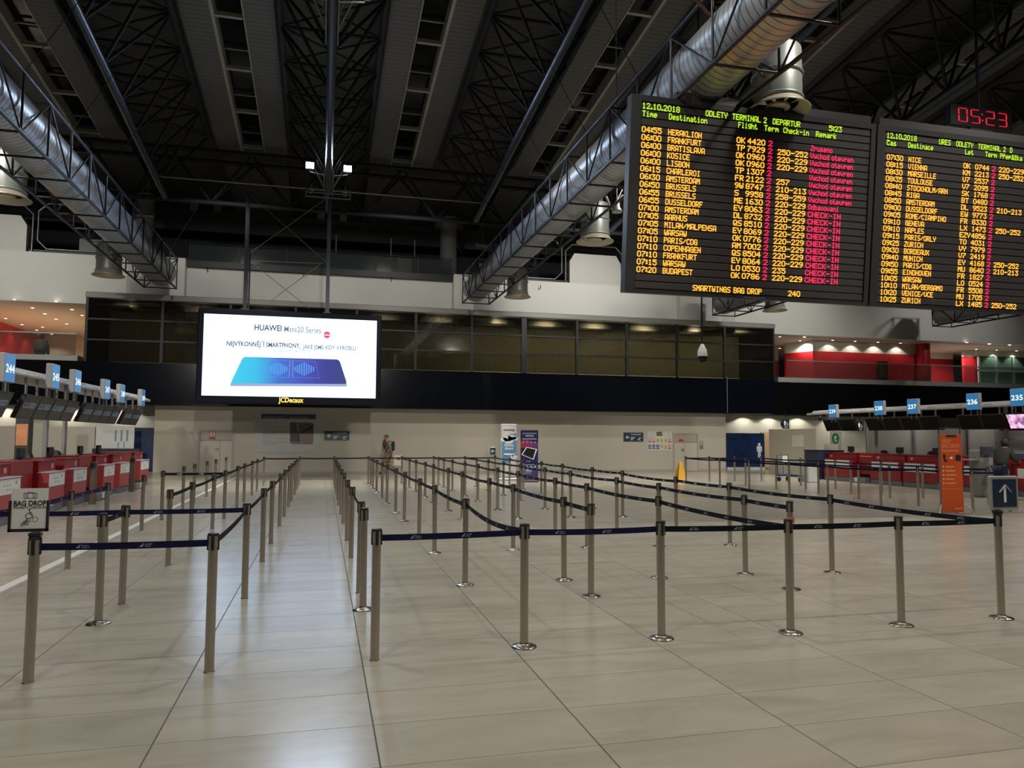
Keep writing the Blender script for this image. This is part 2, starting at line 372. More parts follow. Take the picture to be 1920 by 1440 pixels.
# upper recess behind: dark level with a glass balustrade
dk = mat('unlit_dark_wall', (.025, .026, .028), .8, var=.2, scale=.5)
rec = snode('wall_top_level')
MB().box((-30, 34.55, 8.95), (46, 42, 9.19)).build('floor_slab', black_m, rec)
MB().box((-5.95, 34.25, 8.93), (5.85, 34.6, 9.2)).build('edge_beam', black_m, rec)
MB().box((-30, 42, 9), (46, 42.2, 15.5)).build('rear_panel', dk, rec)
gl2 = mat('dim_balustrade_glass', (.045, .055, .055), .12, var=.1, spec=.6, alpha=.55)
xs = [-5.8, -3.75, -1.75, .25, 2.2, 4.15, 5.75]
for i, x in enumerate(xs):
    MB().box((x-.02, 34.62, 9.2), (x+.02, 34.66, 10.05)).build('baluster', black_m, rec)
    if i+1 < len(xs): MB().box((x+.04, 34.63, 9.28), (xs[i+1]-.04, 34.645, 9.98)).build('pane', gl2, rec)
MB().tube([(-5.85, 34.64, 10.05), (5.8, 34.64, 10.05)], .02, 6).build('handrail', black_m, rec)
for x in (-5.0, -1.0, 2.9, 6.6, 10): MB().tube([(x, 34.55, 8.8), (x, 34.2, 8.8), (x, 34.2, 8.97)], .015, 6).build('hook', black_m, rec)
for x in (-8.1, 5.9): MB().lathe([(.42, 0), (.42, 3.4)], (x, 36.6, 9.2)).build('round_column', mat('dim_round_column', (.16, .16, .15), .7), rec)
MB().box((3.2, 34.66, 9.3), (3.85, 34.68, 9.95)).build('notice', paper, rec)
for x in (2.35-1.95, 2.9, 4.0): MB().tube([(x, 34.8, 9.2), (x, 34.8, 10.9)], .025, 6).build('thin_post', grey_m, rec)
# side bays of the top level: chamfered window frames and white boxes
def cham_frame(x0, x1, z0, z1, y, e=.35, r=.04, m=grey_m, name='opening_frame'):
    p = [(x0+e, z0), (x1-e, z0), (x1, z0+e), (x1, z1-e), (x1-e, z1), (x0+e, z1), (x0, z1-e), (x0, z0+e)]
    b = MB(); 
    for i in range(8): q = p[(i+1) % 8]; b.tube([(p[i][0], y, p[i][1]), (q[0], y, q[1])], r, 6)
    return b.build(name, m, rec)
for (x0, x1) in ((-30, -5.9), (5.8, 46)): MB().box((x0, 34.95, 9.2), (x1, 35.1, 9.42)).build('sill_beam', black_m, rec)
whitebox = mat('white_ventilation_box', (.58, .57, .53), .6, var=.04)
for (x0, x1) in ((-11.8, -8.3), (8.3, 11.3), (20.4, 23.3)): cham_frame(x0, x1, 9.45, 11.4, 34.9)
for (x0, x1) in ((11.5, 14.5), (-15.2, -12.0), (23.6, 26.8)):
    cham_frame(x0, x1, 9.0, 11.25, 34.9)
    b = MB(); X0, X1 = x0+.15, x1-.15
    b.prism([(0, 0), (X1-X0, 0), (X1-X0, 1.1), (X1-X0-.25, 1.5), (.25, 1.5), (0, 1.1)], (X0, 35.4, 9.26), X_, Z_, .7)
    b.build('vent_box', whitebox, rec)
for (x0, x1) in ((-10.6, -8.4), (7.4, 9.6)): MB().box((x0, 36.2, 9.5), (x1, 36.25, 10.3)).build('inner_panel', mat('dim_teal_panel', (.06, .09, .09), .4), rec)
# ---- clerestory at the far end of the roof
cl = snode('window_clerestory')
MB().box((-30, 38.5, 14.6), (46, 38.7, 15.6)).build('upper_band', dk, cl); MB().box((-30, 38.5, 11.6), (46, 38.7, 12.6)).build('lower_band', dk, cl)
for k in range(-7, 12):
    x = k*3.0+.6
    for dx in (0, 1.9): MB().box((x+dx, 38.45, 12.6), (x+dx+.35, 38.6, 14.6)).build('mullion', mat('dim_beige_mullion', (.10, .095, .08), .7), cl)
    MB().box((x+.35, 38.55, 12.6), (x+1.9, 38.57, 14.6)).build('pane', mat('night_window_glass', (.008, .01, .012), .05, spec=.8), cl)
    MB().box((x+2.25, 38.55, 12.6), (x+3.0, 38.57, 14.6)).build('pane', MATS['night_window_glass'], cl)
# ---- roof: sloping corrugated deck, panel strips with skylights between
def rz_(y): return 13.2+(31.4-y)*.105
ce = snode('ceiling')
deck = ribbed('corrugated_roof_deck', (.06, .061, .06), 1, .25, .03, .7, .2, .55, .14)
pnl = ribbed('ribbed_ceiling_panel', (.115, .117, .115), 1, .205, .02, .6, .25, .45, .12)
sky = mat('night_skylight_glass', (.004, .005, .006), .15, spec=.2, var=0)
ridge = mat('pale_skylight_rail', (.33, .32, .28), .5, .3)
def slab(x0, x1, y0, y1, dz, th, name, m):
    b = MB(); z0, z1 = rz_(y0)+dz, rz_(y1)+dz
    b.add([(x0, y0, z0), (x1, y0, z0), (x1, y1, z1), (x0, y1, z1), (x0, y0, z0+th), (x1, y0, z0+th), (x1, y1, z1+th), (x0, y1, z1+th)],
          [(3, 2, 1, 0), (4, 5, 6, 7), (0, 1, 5, 4), (1, 2, 6, 5), (2, 3, 7, 6), (3, 0, 4, 7)])
    return b.build(name, m, ce)
RY0 = 2.0
for k in range(-4, 7):
    c = k*6.0
    slab(c-1.75, c+1.75, RY0, 39, .75, .1, 'roof_deck', deck)
    s = c+3.0
    slab(s-1.35, s-.42, RY0, 31.4, 0, .06, 'ceiling_panel', pnl); slab(s+.42, s+1.35, RY0, 31.4, 0, .06, 'ceiling_panel', pnl)
    slab(s-1.30, s+1.30, 31.4, 39, .1, .06, 'ceiling_panel', deck)
    slab(s-.42, s+.42, RY0, 31.4, .42, .04, 'skylight_glass', sky)
    for sg in (-1, 1):
        hw = .05 if (sg > 0) == (s > 0) else .018
        slab(s+sg*.44-hw, s+sg*.44+hw, RY0, 31.4, -.03, .45, 'skylight_rail', ridge)
        slab(s+sg*1.36-.02, s+sg*1.36+.02, RY0, 31.4, -.02, .9, 'panel_edge', deck)
    y = 31.2
    while y > 5:
        slab(s-.39, s+.39, y-.06, y+.05, .02, .12, 'crossbar', ridge)
        slab(s-.39, s+.39, y-.75, y-.68, .28, .06, 'glazing_bar', grey_m)
        y -= 2.75
# ---- side levels beside the gallery
red = mat('red_wall', (.42, .012, .016), .5, var=.05)
beige = mat('beige_ceiling', (.62, .53, .43), .7, var=.03)
cream = mat('cream_shop_wall', (.62, .56, .42), .7, var=.03)
slabm = mat('grey_slab_edge', (.34, .35, .34), .6, var=.05)
gb = mat('balustrade_glass', (.06, .07, .065), .05, var=0, alpha=.30, spec=.6)
lv = snode('wall_side_levels')
def L(b, n, m): return b.build(n, m, lv)
FZ, CZ = 4.93, 7.15
L(MB().box((-32, 34.26, 4.71), (-9.9, 47, FZ)), 'floor_slab', slabm); L(MB().box((-15.2, 35.0, FZ), (-9.9, 46.4, FZ+.01)), 'floor_bounce_layer', mat('warm_bounce_floor', (.52, .44, .34), .4))  # pale floor layer added so that bounced light brightens the soffit
L(MB().box((22.9, 34.26, 4.59), (46, 47, 4.84)), 'floor_slab', slabm)
L(MB().box((-32, 34.9, CZ), (-9.4, 47, CZ+.08)), 'soffit', beige)
L(MB().box((22.1, 34.9, 7.1), (46, 47, 7.18)), 'soffit', beige)
for (x0, x1, z) in ((-24, -10, FZ), (23.5, 43, 4.84)):
    n = int((x1-x0)/2.0); s_ = (x1-x0)/n
    for i in range(n): L(MB().box((x0+i*s_+.01, 34.32, z), (x0+(i+1)*s_-.01, 34.34, z+.88)), 'pane', gb)
    L(MB().bbox((x0, 34.30, z+.88), (x1, 34.36, z+.93), .01), 'handrail', ltgrey)
# left side bay
zr = onX(25, 612, -15.2).z; L(MB().box((-15.35, 38, FZ), (-15.2, 46.5, zr)), 'red_wall_band', red); L(MB().box((-15.35, 38, zr), (-15.18, 46.5, CZ)), 'white_wall_band', cream)
L(MB().box((-18, 46.5, FZ), (-9.0, 46.7, CZ)), 'far_wall', cream)
L(MB().box((-9.6, 35.2, FZ), (-9.45, 46.7, CZ)), 'inner_wall', mat('olive_wall', (.28, .24, .13), .7))
a, b_ = onY(90, 650, 46.4), onY(114, 650, 46.4)
L(MB().box((a.x, 46.4, FZ), (b_.x, 46.5, 6.1)), 'glass_door', mat('green_shop_glass', (.22, .33, .20), .3))
a, b_ = onY(116, 650, 46.2), onY(134, 650, 46.2)
L(MB().box((a.x, 46.2, FZ), (b_.x, 46.4, 6.1)), 'red_cabinet', red)
# right side bay
p = [onY(1452, 700, 38).x, onY(1474, 700, 37.4).x, onY(1525, 700, 35.9).x, onY(1722, 700, 35.9).x, onY(1745, 700, 39).x, onY(1808, 700, 37.2).x, onY(1834, 700, 37.2).x]
def wallseg(x0, y0, x1, y1, zt):
    for (z0, z1, m, n) in ((4.84, zt, red, 'red_wall_band'), (zt, 7.1, mat('white_shop_wall', (.66, .64, .55), .7), 'white_wall_band')):
        L(MB().prism([(0, z0), (1, z0), (1, z1), (0, z1)], (x0, y0, 0), Vector((x1-x0, y1-y0, 0)), Z_, .0).add([], []), n, m) if False else \
        L(MB().add([(x0, y0, z0), (x1, y1, z0), (x1, y1, z1), (x0, y0, z1), (x0, y0+.15, z0), (x1, y1+.15, z0), (x1, y1+.15, z1), (x0, y0+.15, z1)],
                   [(0, 1, 2, 3), (7, 6, 5, 4), (0, 4, 5, 1), (3, 2, 6, 7), (0, 3, 7, 4), (1, 5, 6, 2)]), n, m)
ZR_ = onY(1600, 661, 35.9).z
wallseg(p[0]-1, 39, p[1]+.6, 39, onY(1462, 677, 39).z); wallseg(p[1], 37.4, p[2], 35.9, ZR_); wallseg(p[2], 35.9, p[3], 35.9, ZR_)
wallseg(p[4]-1.5, 39, p[5]+1, 39, onY(1790, 674, 39).z)
wallseg(p[5], 37.2, p[6], 37.2, onY(1820, 669, 37.2).z)
cx = onY(1731, 660, 35.6)
L(MB().lathe([(.36, 0), (.36, 2.3)], (cx.x, 35.6, 4.82), 24), 'red_round_column', mat('red_column', (.40, .012, .016), .35))
x0 = onY(1834, 700, 37.0).x
shopg = mat('green_store_glass', (.08, .17, .13), .15, spec=.7)
L(MB().box((x0, 37.05, 4.84), (46, 37.1, 6.75)), 'shopfront_glass', shopg)
L(MB().box((x0, 37.0, 6.75), (46, 37.2, 7.1)), 'shop_header', MATS['white_shop_wall'])
for i in range(7):
    L(MB().box((x0+i*1.3, 36.95, 4.84), (x0+i*1.3+.12, 37.1, 6.75)), 'shopfront_mullion', ltgrey)
L(MB().box((x0, 36.96, 5.8), (46, 37.08, 5.9)), 'shopfront_transom', ltgrey)
q = onY(1653, 690, 35.6)
ad = MB().box((q.x-.32, 35.5, 4.84), (q.x+.32, 35.6, 6.0)).box((q.x-.26, 35.49, 5.1), (q.x+.26, 35.5, 5.85), 1)
L(ad, 'poster_stand', [black, mat('dim_mural', (.12, .10, .08), .5, var=.9, scale=9)])
# ---- lower side zones: ceiling with downlights, white wall, toilets
for (x0, x1, nm) in ((19.9, 46, 'right'), (-30, -6.9, 'left')):
    L(MB().box((x0, 34.42, 2.93), (x1, 36.1, 2.98)), 'lower_soffit', wall_w)
    L(MB().box((x0, 35.9, 0), (x1, 36.1, 2.95)), 'rear_wall', mat('warm_white_wall', (.62, .60, .53), .7))
blue = mat('blue_toilet_wall', (.007, .026, .10), .35, var=.04)
a, b_ = onY(1363, 812, 35.5), onY(1433, 812, 35.5)
L(MB().box((a.x, 35.5, .15), (b_.x, 35.6, a.z)), 'blue_panel', blue)
L(MB().box((a.x, 35.52, 0), (b_.x, 35.6, .15)), 'plinth', wall_w)
man = MB(); c = onY(1424, 845, 35.48); s_ = .30
def pictoman(mb, x, y, z, h, mi=0):
    k = h/2.0
    mb.prism([(k*.19*math.cos(t*.52), k*(1.78+.19*math.sin(t*.52))) for t in range(12)], (x, y, z), X_, Z_, .004, mi)
    mb.prism([(-k*.38, k*1.5), (-k*.38, k*.85), (-k*.27, k*.85), (-k*.24, k*1.35), (-k*.2, k*1.35), (-k*.2, 0), (-k*.03, 0), (-k*.03, k*.8), (k*.03, k*.8), (k*.03, 0), (k*.2, 0), (k*.2, k*1.35), (k*.24, k*1.35), (k*.27, k*.85), (k*.38, k*.85), (k*.38, k*1.5), (k*.28, k*1.56), (-k*.28, k*1.56)], (x, y, z), X_, Z_, .004, mi)
pictoman(man, c.x, 35.49, onY(1424, 859, 35.5).z, onY(1424, 830, 35.5).z-onY(1424, 859, 35.5).z)
L(man, 'man_symbol', white_p)
a2 = onY(1455, 812, 35.8)
L(MB().box((b_.x, 35.78, .1), (a2.x+.6, 35.88, 2.0)), 'doorway_wall', mat('warm_doorway', (.52, .40, .22), .7))
L(MB().box((-9.6, 35.5, .15), (-6.95, 35.6, 1.98)), 'blue_panel', blue)
# booth side wall beside the far right counter
L(MB().box((20.3, 27.75, 0), (20.42, 31.2, 2.08)), 'booth_wall', mat('grey_beige_laminate', (.56, .53, .46), .5, var=.04, scale=5, stretch=(1, .2, 6)))
L(MB().box((20.29, 28.6, 1.3), (20.3, 29.4, 1.8)), 'notice', paper)
# partition behind the left counters
L(MB().box((-18, 34.55, 0), (-9.2, 34.65, 2.0)), 'partition', MATS['grey_beige_laminate'])
# spots without fittings, added to brighten the screens behind the right desks
for yy in (18.5, 21.5, 24.5): spot((21.5, yy, 2.7), (22.6, yy, 1.2), 14, 130, (1, .95, .85), .15, .9)
# small recessed lamps that wash the walls below them
def downlight(x, y, z, power, col=(1, .93, .78), parent=lv, deg=100, visible=True, tilt=(0, .12)):
    g = emis('downlight_lens', (1, .9, .7), 6)
    if visible: MB().lathe([(.0, -.012), (.07, -.012)], (x, y, z), 12).lathe([(.07, -.012), (.09, -.015), (.09, 0)], (x, y, z), 12, 1).build('downlight', [g, ltgrey], parent)
    if power: spot((x, y, z-.05), (x+tilt[0], y+tilt[1], z-1), power, deg, col, .04, .35)
for px in (1560, 1602, 1645, 1687): x = onY(px, 640, 35.6).x; downlight(x, 35.55, 7.1, 26, deg=120)
x = onY(1500, 640, 36.2).x; downlight(x, 36.2, 7.1, 14, deg=120)
for px in (1830, 1868, 1905): x = onY(px, 640, 36.7).x; downlight(x, 36.7, 7.1, 45)
for (px, py) in ((1462, 631), (1508, 632), (1462, 653), (1813, 642), (1855, 645), (1893, 647)): q = onZ(px, py, 7.1); downlight(q.x, q.y, 7.1, 0)
for px in (1404, 1452, 1506, 1570, 1700): x = onY(px, 780, 35.35).x; downlight(x, 35.35, 2.93, 55, deg=128, tilt=(0, .3))
for (px, py) in ((27, 561), (105, 565), (61, 577), (84, 588), (135, 580), (154, 591), (105, 598), (125, 607), (80, 613)): q = onZ(px, py, CZ); downlight(q.x, q.y, CZ, 0)
for (x, y) in ((-14.7, 40), (-14.7, 42), (-14.7, 44)): downlight(x, y, CZ, 45)
for (x, y) in ((-12, 45.6), (-14.5, 45.6)): downlight(x, y, CZ, 40)
for (x, y) in ((-14, 38), (-12, 41), (26, 36.2), (31, 36.4), (37, 37)): spot((x, y, 6.9), (x, y, 4.9), 620 if x < 0 else 330, 160, (1, .88, .74), .1)
for x in (-8.4, -10.5, -13, -16): downlight(x, 35.35, 2.93, 55, deg=128, tilt=(0, .3))

# unseen spots added inside the gallery to brighten its panes
for X, p in ((-8, 11), (-5.2, 9), (-2.6, 9), (2.6, 12), (5.2, 18), (7.8, 40), (10.3, 55), (12.8, 60), (15.4, 65), (18, 60), (20.7, 50)):
    spot((X, 33.75, 6.9), (X, 36.7, 5.9), p*6, 110, (1, .92, .72), .3, .9)
# ================================================================== overhead
brace_m = mat('matte_black_blue_steel', (.014, .016, .021), .65, 0, var=.2, spec=.25)
def cz(y): return 10.72+(30-y)*.112          # height of the lower chords
TNAME = {-12: 'leftmost truss beyond the left duct', -6: 'truss just right of the left duct', 0: 'central truss carrying the floodlights', 6: 'truss left of the right duct',
         12: 'truss passing behind the departures board', 18: 'truss above the clock', 24: 'farthest right truss behind the clock'}
for tx in (-12, -6, 0, 6, 12, 18, 24):
    t = thing('roof_truss', 'dark blue triangular steel roof girder, '+TNAME[tx], 'roof truss', (tx, 30, cz(30)), 0, 'triangular roof girders')
    o = Vector((tx, 30, cz(30)))
    y0, y1 = 6.0, 30.0
    n = 13; st_ = (y1-y0)/n
    def U(sx, k): y = y0+k*st_; return Vector((tx+sx*1.5, y, rz_(y)-.25))-o
    def Lw(k): y = y0+(k+.5)*st_; return Vector((tx, y, cz(y)))-o
    strut('lower_chord', Lw(-.5), Vector((tx, 30.2, cz(30.2)))-o, .125, truss_m, t, 14)
    for sx in (-1, 1): strut('upper_chord', U(sx, 0), U(sx, n), .11, brace_m, t, 10)
    for k in range(n):
        for sx in (-1, 1):
            strut('brace', Lw(k), U(sx, k), .05, brace_m, t); strut('brace', Lw(k), U(sx, k+1), .05, brace_m, t)
        strut('cross_strut', U(-1, k), U(1, k), .05, brace_m, t)
        strut('diagonal', U(-1, k), U(1, k+1), .035, brace_m, t); strut('diagonal', U(1, k), U(-1, k+1), .035, brace_m, t)
# transverse girder where the roof girders end
t = thing('cross_girder', 'dark steel girder running across the hall below the clerestory windows', 'girder', (0, 31.2, 11))
o = Vector((0, 31.2, 11))
for z, y in ((10.9, 31.2), (12.9, 31.0), (12.9, 32.2)): strut('chord', Vector((-18, y, z))-o, Vector((30, y, z))-o, .10, brace_m, t, 8)
for k in range(-6, 10):
    x = k*3.0; q = Vector((x+1.5, 31.2, 10.9))-o
    for dx, y in ((-1.5, 31.0), (1.5, 31.0), (-1.5, 32.2), (1.5, 32.2)): strut('brace', q, Vector((x+1.5+dx, y, 12.9))-o, .05, brace_m, t)
# thin tie rods from the central girder to its neighbours, lit by the floodlights
pale_rod = mat('pale_grey_rod', (.16, .165, .16), .45, .4)
t = thing('tie_rod', 'pale horizontal tie rod crossing under the end of the central roof girder', 'tie rod', (0, 28.5, 10.85))
strut('rod', (-6, 0, .05), (6, 0, .05), .035, pale_rod, t, 8)
for sx in (-.62, .62):
    b = MB(); b.tube([(sx, 0, -.12), (sx, 0, .22)], .05, 8).tube([(sx-.1, 0, .05), (sx+.1, 0, .05)], .075, 8); b.build('rod_clamp', pale_rod, t)
t = thing('tie_rod', 'slim inclined cross rods below the tie rod, between the two screen hangers', 'tie rod', (0, 28.5, 9))
SY_ = 28.75
def T_(px, py, y=28.5): return onY(px, py, y)-Vector((0, 28.5, 9))
for a_, b_ in (((463, 360), (612, 492)), ((463, 478), (612, 372))): strut('rod', T_(*a_, SY_)-Vector((0, 0, 0)), T_(*b_, SY_), .012, pale_rod, t)
# ------------------------------------------------------------------ ducts in their cages
spiral = ribbed('spiral_duct_metal', (.40, .43, .46), 1, .15, .02, .38, .6, .35, .16)
wrap = mat('galvanised_steel', (.30, .33, .31), .42, .35, var=.18, scale=2.5)
DZ0, DZ1 = 7.6, 8.82
DN = {-6.5: 'left', 6.5: 'right', 18.8: 'third, behind the departures board', 31.6: 'fourth, under the right board'}
for dx, nm in DN.items():
    a, b_ = dx-.6, dx+.6
    y0, y1 = 6.0 if abs(dx) < 7 else 14.0, 32.5
    lab = {-6.5: 'black lattice cage around the air duct at upper left', 6.5: 'black lattice cage around the air duct left of the departures board', 18.8: 'black lattice cage end seen beneath the joint of the two departures boards', 31.6: 'black lattice cage at the far right under the departures board'}[dx]
    t = thing('duct_cage', lab, 'lattice frame', (dx, y1, DZ0), 0, 'lattice cages around air ducts'); o = Vector((dx, y1, DZ0))
    for x in (a, b_):
        for z in (DZ0, DZ1): strut('chord', Vector((x, y0, z))-o, Vector((x, y1, z))-o, .038, frame_m, t, 8)
    n = int((y1-y0)/1.4)
    s_ = (y1-y0)/n
    for k in range(n+1):
        y = y1-k*s_
        strut('bottom_bar', Vector((a, y, DZ0))-o, Vector((b_, y, DZ0))-o, .026, frame_m, t)
        if k % 2 == 0: strut('top_bar', Vector((a, y, DZ1))-o, Vector((b_, y, DZ1))-o, .022, frame_m, t)
        for x in (a, b_):
            strut('upright', Vector((x, y, DZ0))-o, Vector((x, y, DZ1))-o, .026, frame_m, t)
            if k < n:
                z0, z1 = (DZ0, DZ1) if k % 2 else (DZ1, DZ0)
                strut('diagonal', Vector((x, y, z0))-o, Vector((x, y-s_, z1))-o, .022, frame_m, t)
                if x == (a if dx > 0 else b_) and k % 2 == 0: strut('hanger', Vector((x, y-s_, DZ1))-o, Vector((x+(-.9 if dx > 0 else .9), y-s_+.3, DZ1+1.9))-o, .009, brace_m, t)
    if True:
        strut('end_diagonal', Vector((a, y1, DZ0))-o, Vector((b_, y1, DZ1))-o, .022, frame_m, t)
    lab = {-6.5: 'large spiral-wound silver air duct at upper left', 6.5: 'large spiral-wound silver air duct left of the departures board', 18.8: 'spiral silver air duct ending under the joint of the two departures boards', 31.6: 'spiral silver air duct at the far right under the departures board'}[dx]
    t = thing('air_duct', lab, 'air duct', (dx, y1, 8.25), 0, 'spiral silver air ducts'); o = Vector((dx, y1, 8.25))
    b = MB(); b.tube([(0, y0-y1, 0), (0, .1, 0)], .56, 32); b.build('pipe', spiral, t)
    k = 2.2
    while k < y1-y0:
        b = MB()
        for dy in (-.04, .04): b.tube([(0, -k+dy-.015, 0), (0, -k+dy+.015, 0)], .585, 32, cap=False)
        b.build('joint_ring', wrap, t); k += 3.1
    sg = 1 if dx > 0 else -1
    for (yy, w) in ((30.3, 'nearest the far wall'), (21.0, 'in the middle'), (11.6, 'nearest')):
        if dx == 18.8 and yy != 30.3: continue
        if dx > 30 and yy != 21: continue
        if dx == -6.5 and yy < 12: continue
        X = dx+sg*1.35
        lab2 = {(-6.5, 30.3): 'grey cylindrical air diffuser by the far end of the left duct', (-6.5, 21.0): 'big cylindrical air diffuser cut by the left edge of the photo',
                (6.5, 30.3): 'small cylindrical air diffuser at the far end of the right duct', (6.5, 21.0): 'cylindrical air diffuser with flared lip left of the departures board',
                (6.5, 11.6): 'large cylindrical air diffuser right above the departures board', (18.8, 30.3): 'air diffuser with flared lip just below the departures board',
                (31.6, 21.0): 'air diffuser on the fourth duct at the far right'}[(dx, yy)]
        d = thing('air_diffuser', lab2, 'air diffuser', (X, yy, 7.55), 0, 'cylindrical air diffusers')
        MB().lathe([(.43, .16), (.43, 1.12), (.40, 1.16), (.24, 1.17)], n=28).build('body', wrap, d)
        for z in (.16, .62): MB().lathe([(.435, z), (.46, z+.02), (.46, z+.05), (.435, z+.07)], n=28).build('band', wrap, d)
        MB().lathe([(.56, 0), (.57, .015), (.50, .06), (.43, .17)], n=28).lathe([(.56, 0), (.47, .05), (.36, .12)], n=28).build('lip', mat('pale_diffuser_lip', (.48, .44, .36), .45, .3), d)
        b = MB(); b.lathe([(.0, .13), (.20, .12), (.22, .06)], n=20)
        for q in range(8):
            an = q*math.pi/4; b.add([(.2*math.cos(an), .2*math.sin(an), .10), (.38*math.cos(an-.2), .38*math.sin(an-.2), .12), (.38*math.cos(an+.25), .38*math.sin(an+.25), .18)], [(0, 1, 2)])
        b.build('nozzle', mat('cream_nozzle', (.62, .55, .42), .5), d)
        b = MB(); pts = [Vector((0, 0, 1.15)), Vector((0, 0, 1.3)), Vector((-sg*.08, 0, 1.42)), Vector((-sg*.28, 0, 1.5)), Vector((-sg*.8, 0, 1.42))]
        b.tube(pts, [.25, .25, .26, .27, .3], 18); b.build('elbow', wrap, d)
# ------------------------------------------------------------------ floodlights on the central girder
def floodlight(x, y, tgt, label, power):
    z = cz(y)
    zl = z+.28
    t = thing('floodlight', label, 'floodlight', (x, y, zl), 0, 'white floodlights on the central girder')
    b = MB(); b.bbox((-.16, -.06, -.13), (.16, .10, .13), .03); b.build('housing', grey_m, t)
    MB().box((-.135, -.075, -.105), (.135, -.06, .105)).build('lens', emis('flood_lens', (.9, .97, 1), 30), t)
    s = 1 if x > 0 else -1
    MB().tube([(0, .05, -.13), (0, .05, -.2), (-s*(abs(x)-.12), .05, -.27)], .02, 6).build('bracket', ltgrey, t)
    l = spot((x, y-.1, zl), tgt, power, 112, (.62, .76, 1), .1, .5)
    return t
floodlight(-.66, 27.2, (-5.5, 16, 3), 'lit square floodlight left of the central girder above the advertising screen', 800)
floodlight(.66, 27.2, (5.5, 16, 3), 'lit square floodlight right of the central girder above the advertising screen', 800)
floodlight(.75, 17.8, (4, 6, 3), 'lit floodlight at the top edge right of the central girder', 250)
floodlight(-.75, 17.8, (-4, 6, 3), 'floodlight left of the central girder at the top edge', 250)
for yy, nm in ((28.3, 'lower'), (18.9, 'upper')):
    t = thing('chord_bracket', 'pale steel V bracket on the central girder, %s one' % nm, 'bracket', (0, yy, cz(yy)))
    for sx in (-1, 1):
        strut('arm', (sx*.14, 0, -.02), (sx*.55, -.6, .62), .035, pale_rod, t)
        strut('arm', (sx*.14, .02, .3), (sx*.42, -1.2, .62), .025, pale_rod, t)
        strut('side_strip', (sx*.15, .6, -.10), (sx*.15, -1.6, .14), .02, pale_rod, t)
# ------------------------------------------------------------------ the advertising screen
SY = 28.5
A, B = onY(372, 576, SY), onY(713, 761, SY)
scr = thing('advertising_screen', 'huge lit advertising screen with a blue phone hanging before the gallery', 'advertising screen', (0, SY, A.z))
o = Vector((0, SY, A.z))
def S(px, py, dy=0.0):
    v = onY(px, py, SY)-o; v.y = dy; return v
b = MB(); b.bbox((A.x, .0, B.z-o.z), (B.x, .5, 0), .03); b.build('housing', mat('black_screen_housing', (.002, .0025, .007), .6, var=0, spec=.12), scr)
i0, i1 = S(383, 588), S(704, 747)
pic = MB().box((i0.x, -.015, i1.z), (i1.x, .0, i0.z)).build('screen', emis('screen_white', (.54, .72, 1), 2.4), scr)
def tx(t, px0, px1, py, h, m, bold=0.0, dy=-.02, parent=pic, name='lettering', res=3, align='LEFT'):
    a_, c_ = S(px0, py), S(px1, py)
    m_ = MB(); m_.text(t, 1, (a_.x, dy, a_.z), X_*h, Z_*h, 0, bold=bold, res=res)
    xs = [v[0] for v in m_.v]; k = (c_.x-a_.x)/max(max(xs)-min(xs), 1e-6); mn = min(xs)
    m_.v = [(a_.x+(v[0]-mn)*k, v[1], v[2]) for v in m_.v]
    return m_.build(name, m, parent)
ink = emis('screen_ink', (.01, .02, .04), .9); ink2 = emis('screen_grey_ink', (.12, .14, .16), .9)
tx('HUAWEI', 477, 528, 619, .30, ink, .03); tx('Mate20 Series', 533, 602, 622, .30, ink2, .01)
tx('CO-ENGINEERED WITH', 566, 602, 630, .08, ink2)
tx('NEJVÝKONNĚJŠÍ SMARTPHONY,', 425, 563, 648, .235, ink, .03); tx('JAKÉ JSME KDY VYROBILI', 567, 667, 654, .225, ink2, .02)
tx('LONDÝN | 16.10.2018', 515, 581, 660, .17, ink2)
tx('Obrázek je ilustrační. Podrobnosti na adrese výrobce', 620, 685, 741, .07, ink2)
c = S(613, 628)
m_ = MB(); m_.prism([(.125*math.cos(t*.262), .125*math.sin(t*.262)) for t in range(24)], (c.x, -.018, c.z), X_, Z_, .004); m_.build('red_dot', emis('dot_red', (.75, .01, .06), 1.0), pic)
m_ = MB(); m_.text('Leica', .11, (c.x, -.0235, c.z-.03), X_, Z_, 0, 'CENTER', .02); m_.build('lettering', emis('dot_white', (.9, .9, .95), 1.2), pic)
def grad():
    m = bpy.data.materials.new('phone_gradient'); m.use_nodes = True; nt = m.node_tree; b = nt.nodes['Principled BSDF']
    tc = nt.nodes.new('ShaderNodeTexCoord'); sx = nt.nodes.new('ShaderNodeSeparateXYZ'); mr = nt.nodes.new('ShaderNodeMapRange'); cr = nt.nodes.new('ShaderNodeValToRGB')
    mr.inputs[1].default_value = S(432, 700).x; mr.inputs[2].default_value = S(652, 700).x
    nt.links.new(tc.outputs['Object'], sx.inputs[0]); nt.links.new(sx.outputs[0], mr.inputs[0]); nt.links.new(mr.outputs[0], cr.inputs[0])
    e = cr.color_ramp.elements; e[0].color = (.01, .55, .75, 1); e[1].color = (.015, .03, .18, 1)
    for p, c_ in ((.22, (.01, .42, .70, 1)), (.40, (.02, .13, .55, 1)), (.62, (.03, .05, .42, 1)), (.8, (.02, .025, .25, 1))): n_ = cr.color_ramp.elements.new(p); n_.color = c_
    nt.links.new(cr.outputs[0], b.inputs['Emission Color']); b.inputs['Emission Strength'].default_value = 1.15; b.inputs['Base Color'].default_value = (0, 0, 0, 1)
    return m
def rp(pts, r=3.0):
    out = []
    for i, p in enumerate(pts):
        a_, c_ = Vector(pts[i-1]), Vector(pts[(i+1) % len(pts)]); p = Vector(p)
        u, v = (a_-p).normalized()*r, (c_-p).normalized()*r
        for t in (0, .25, .5, .75, 1): q = p+u*(1-t)**2+v*t**2; out.append(q)
    return out
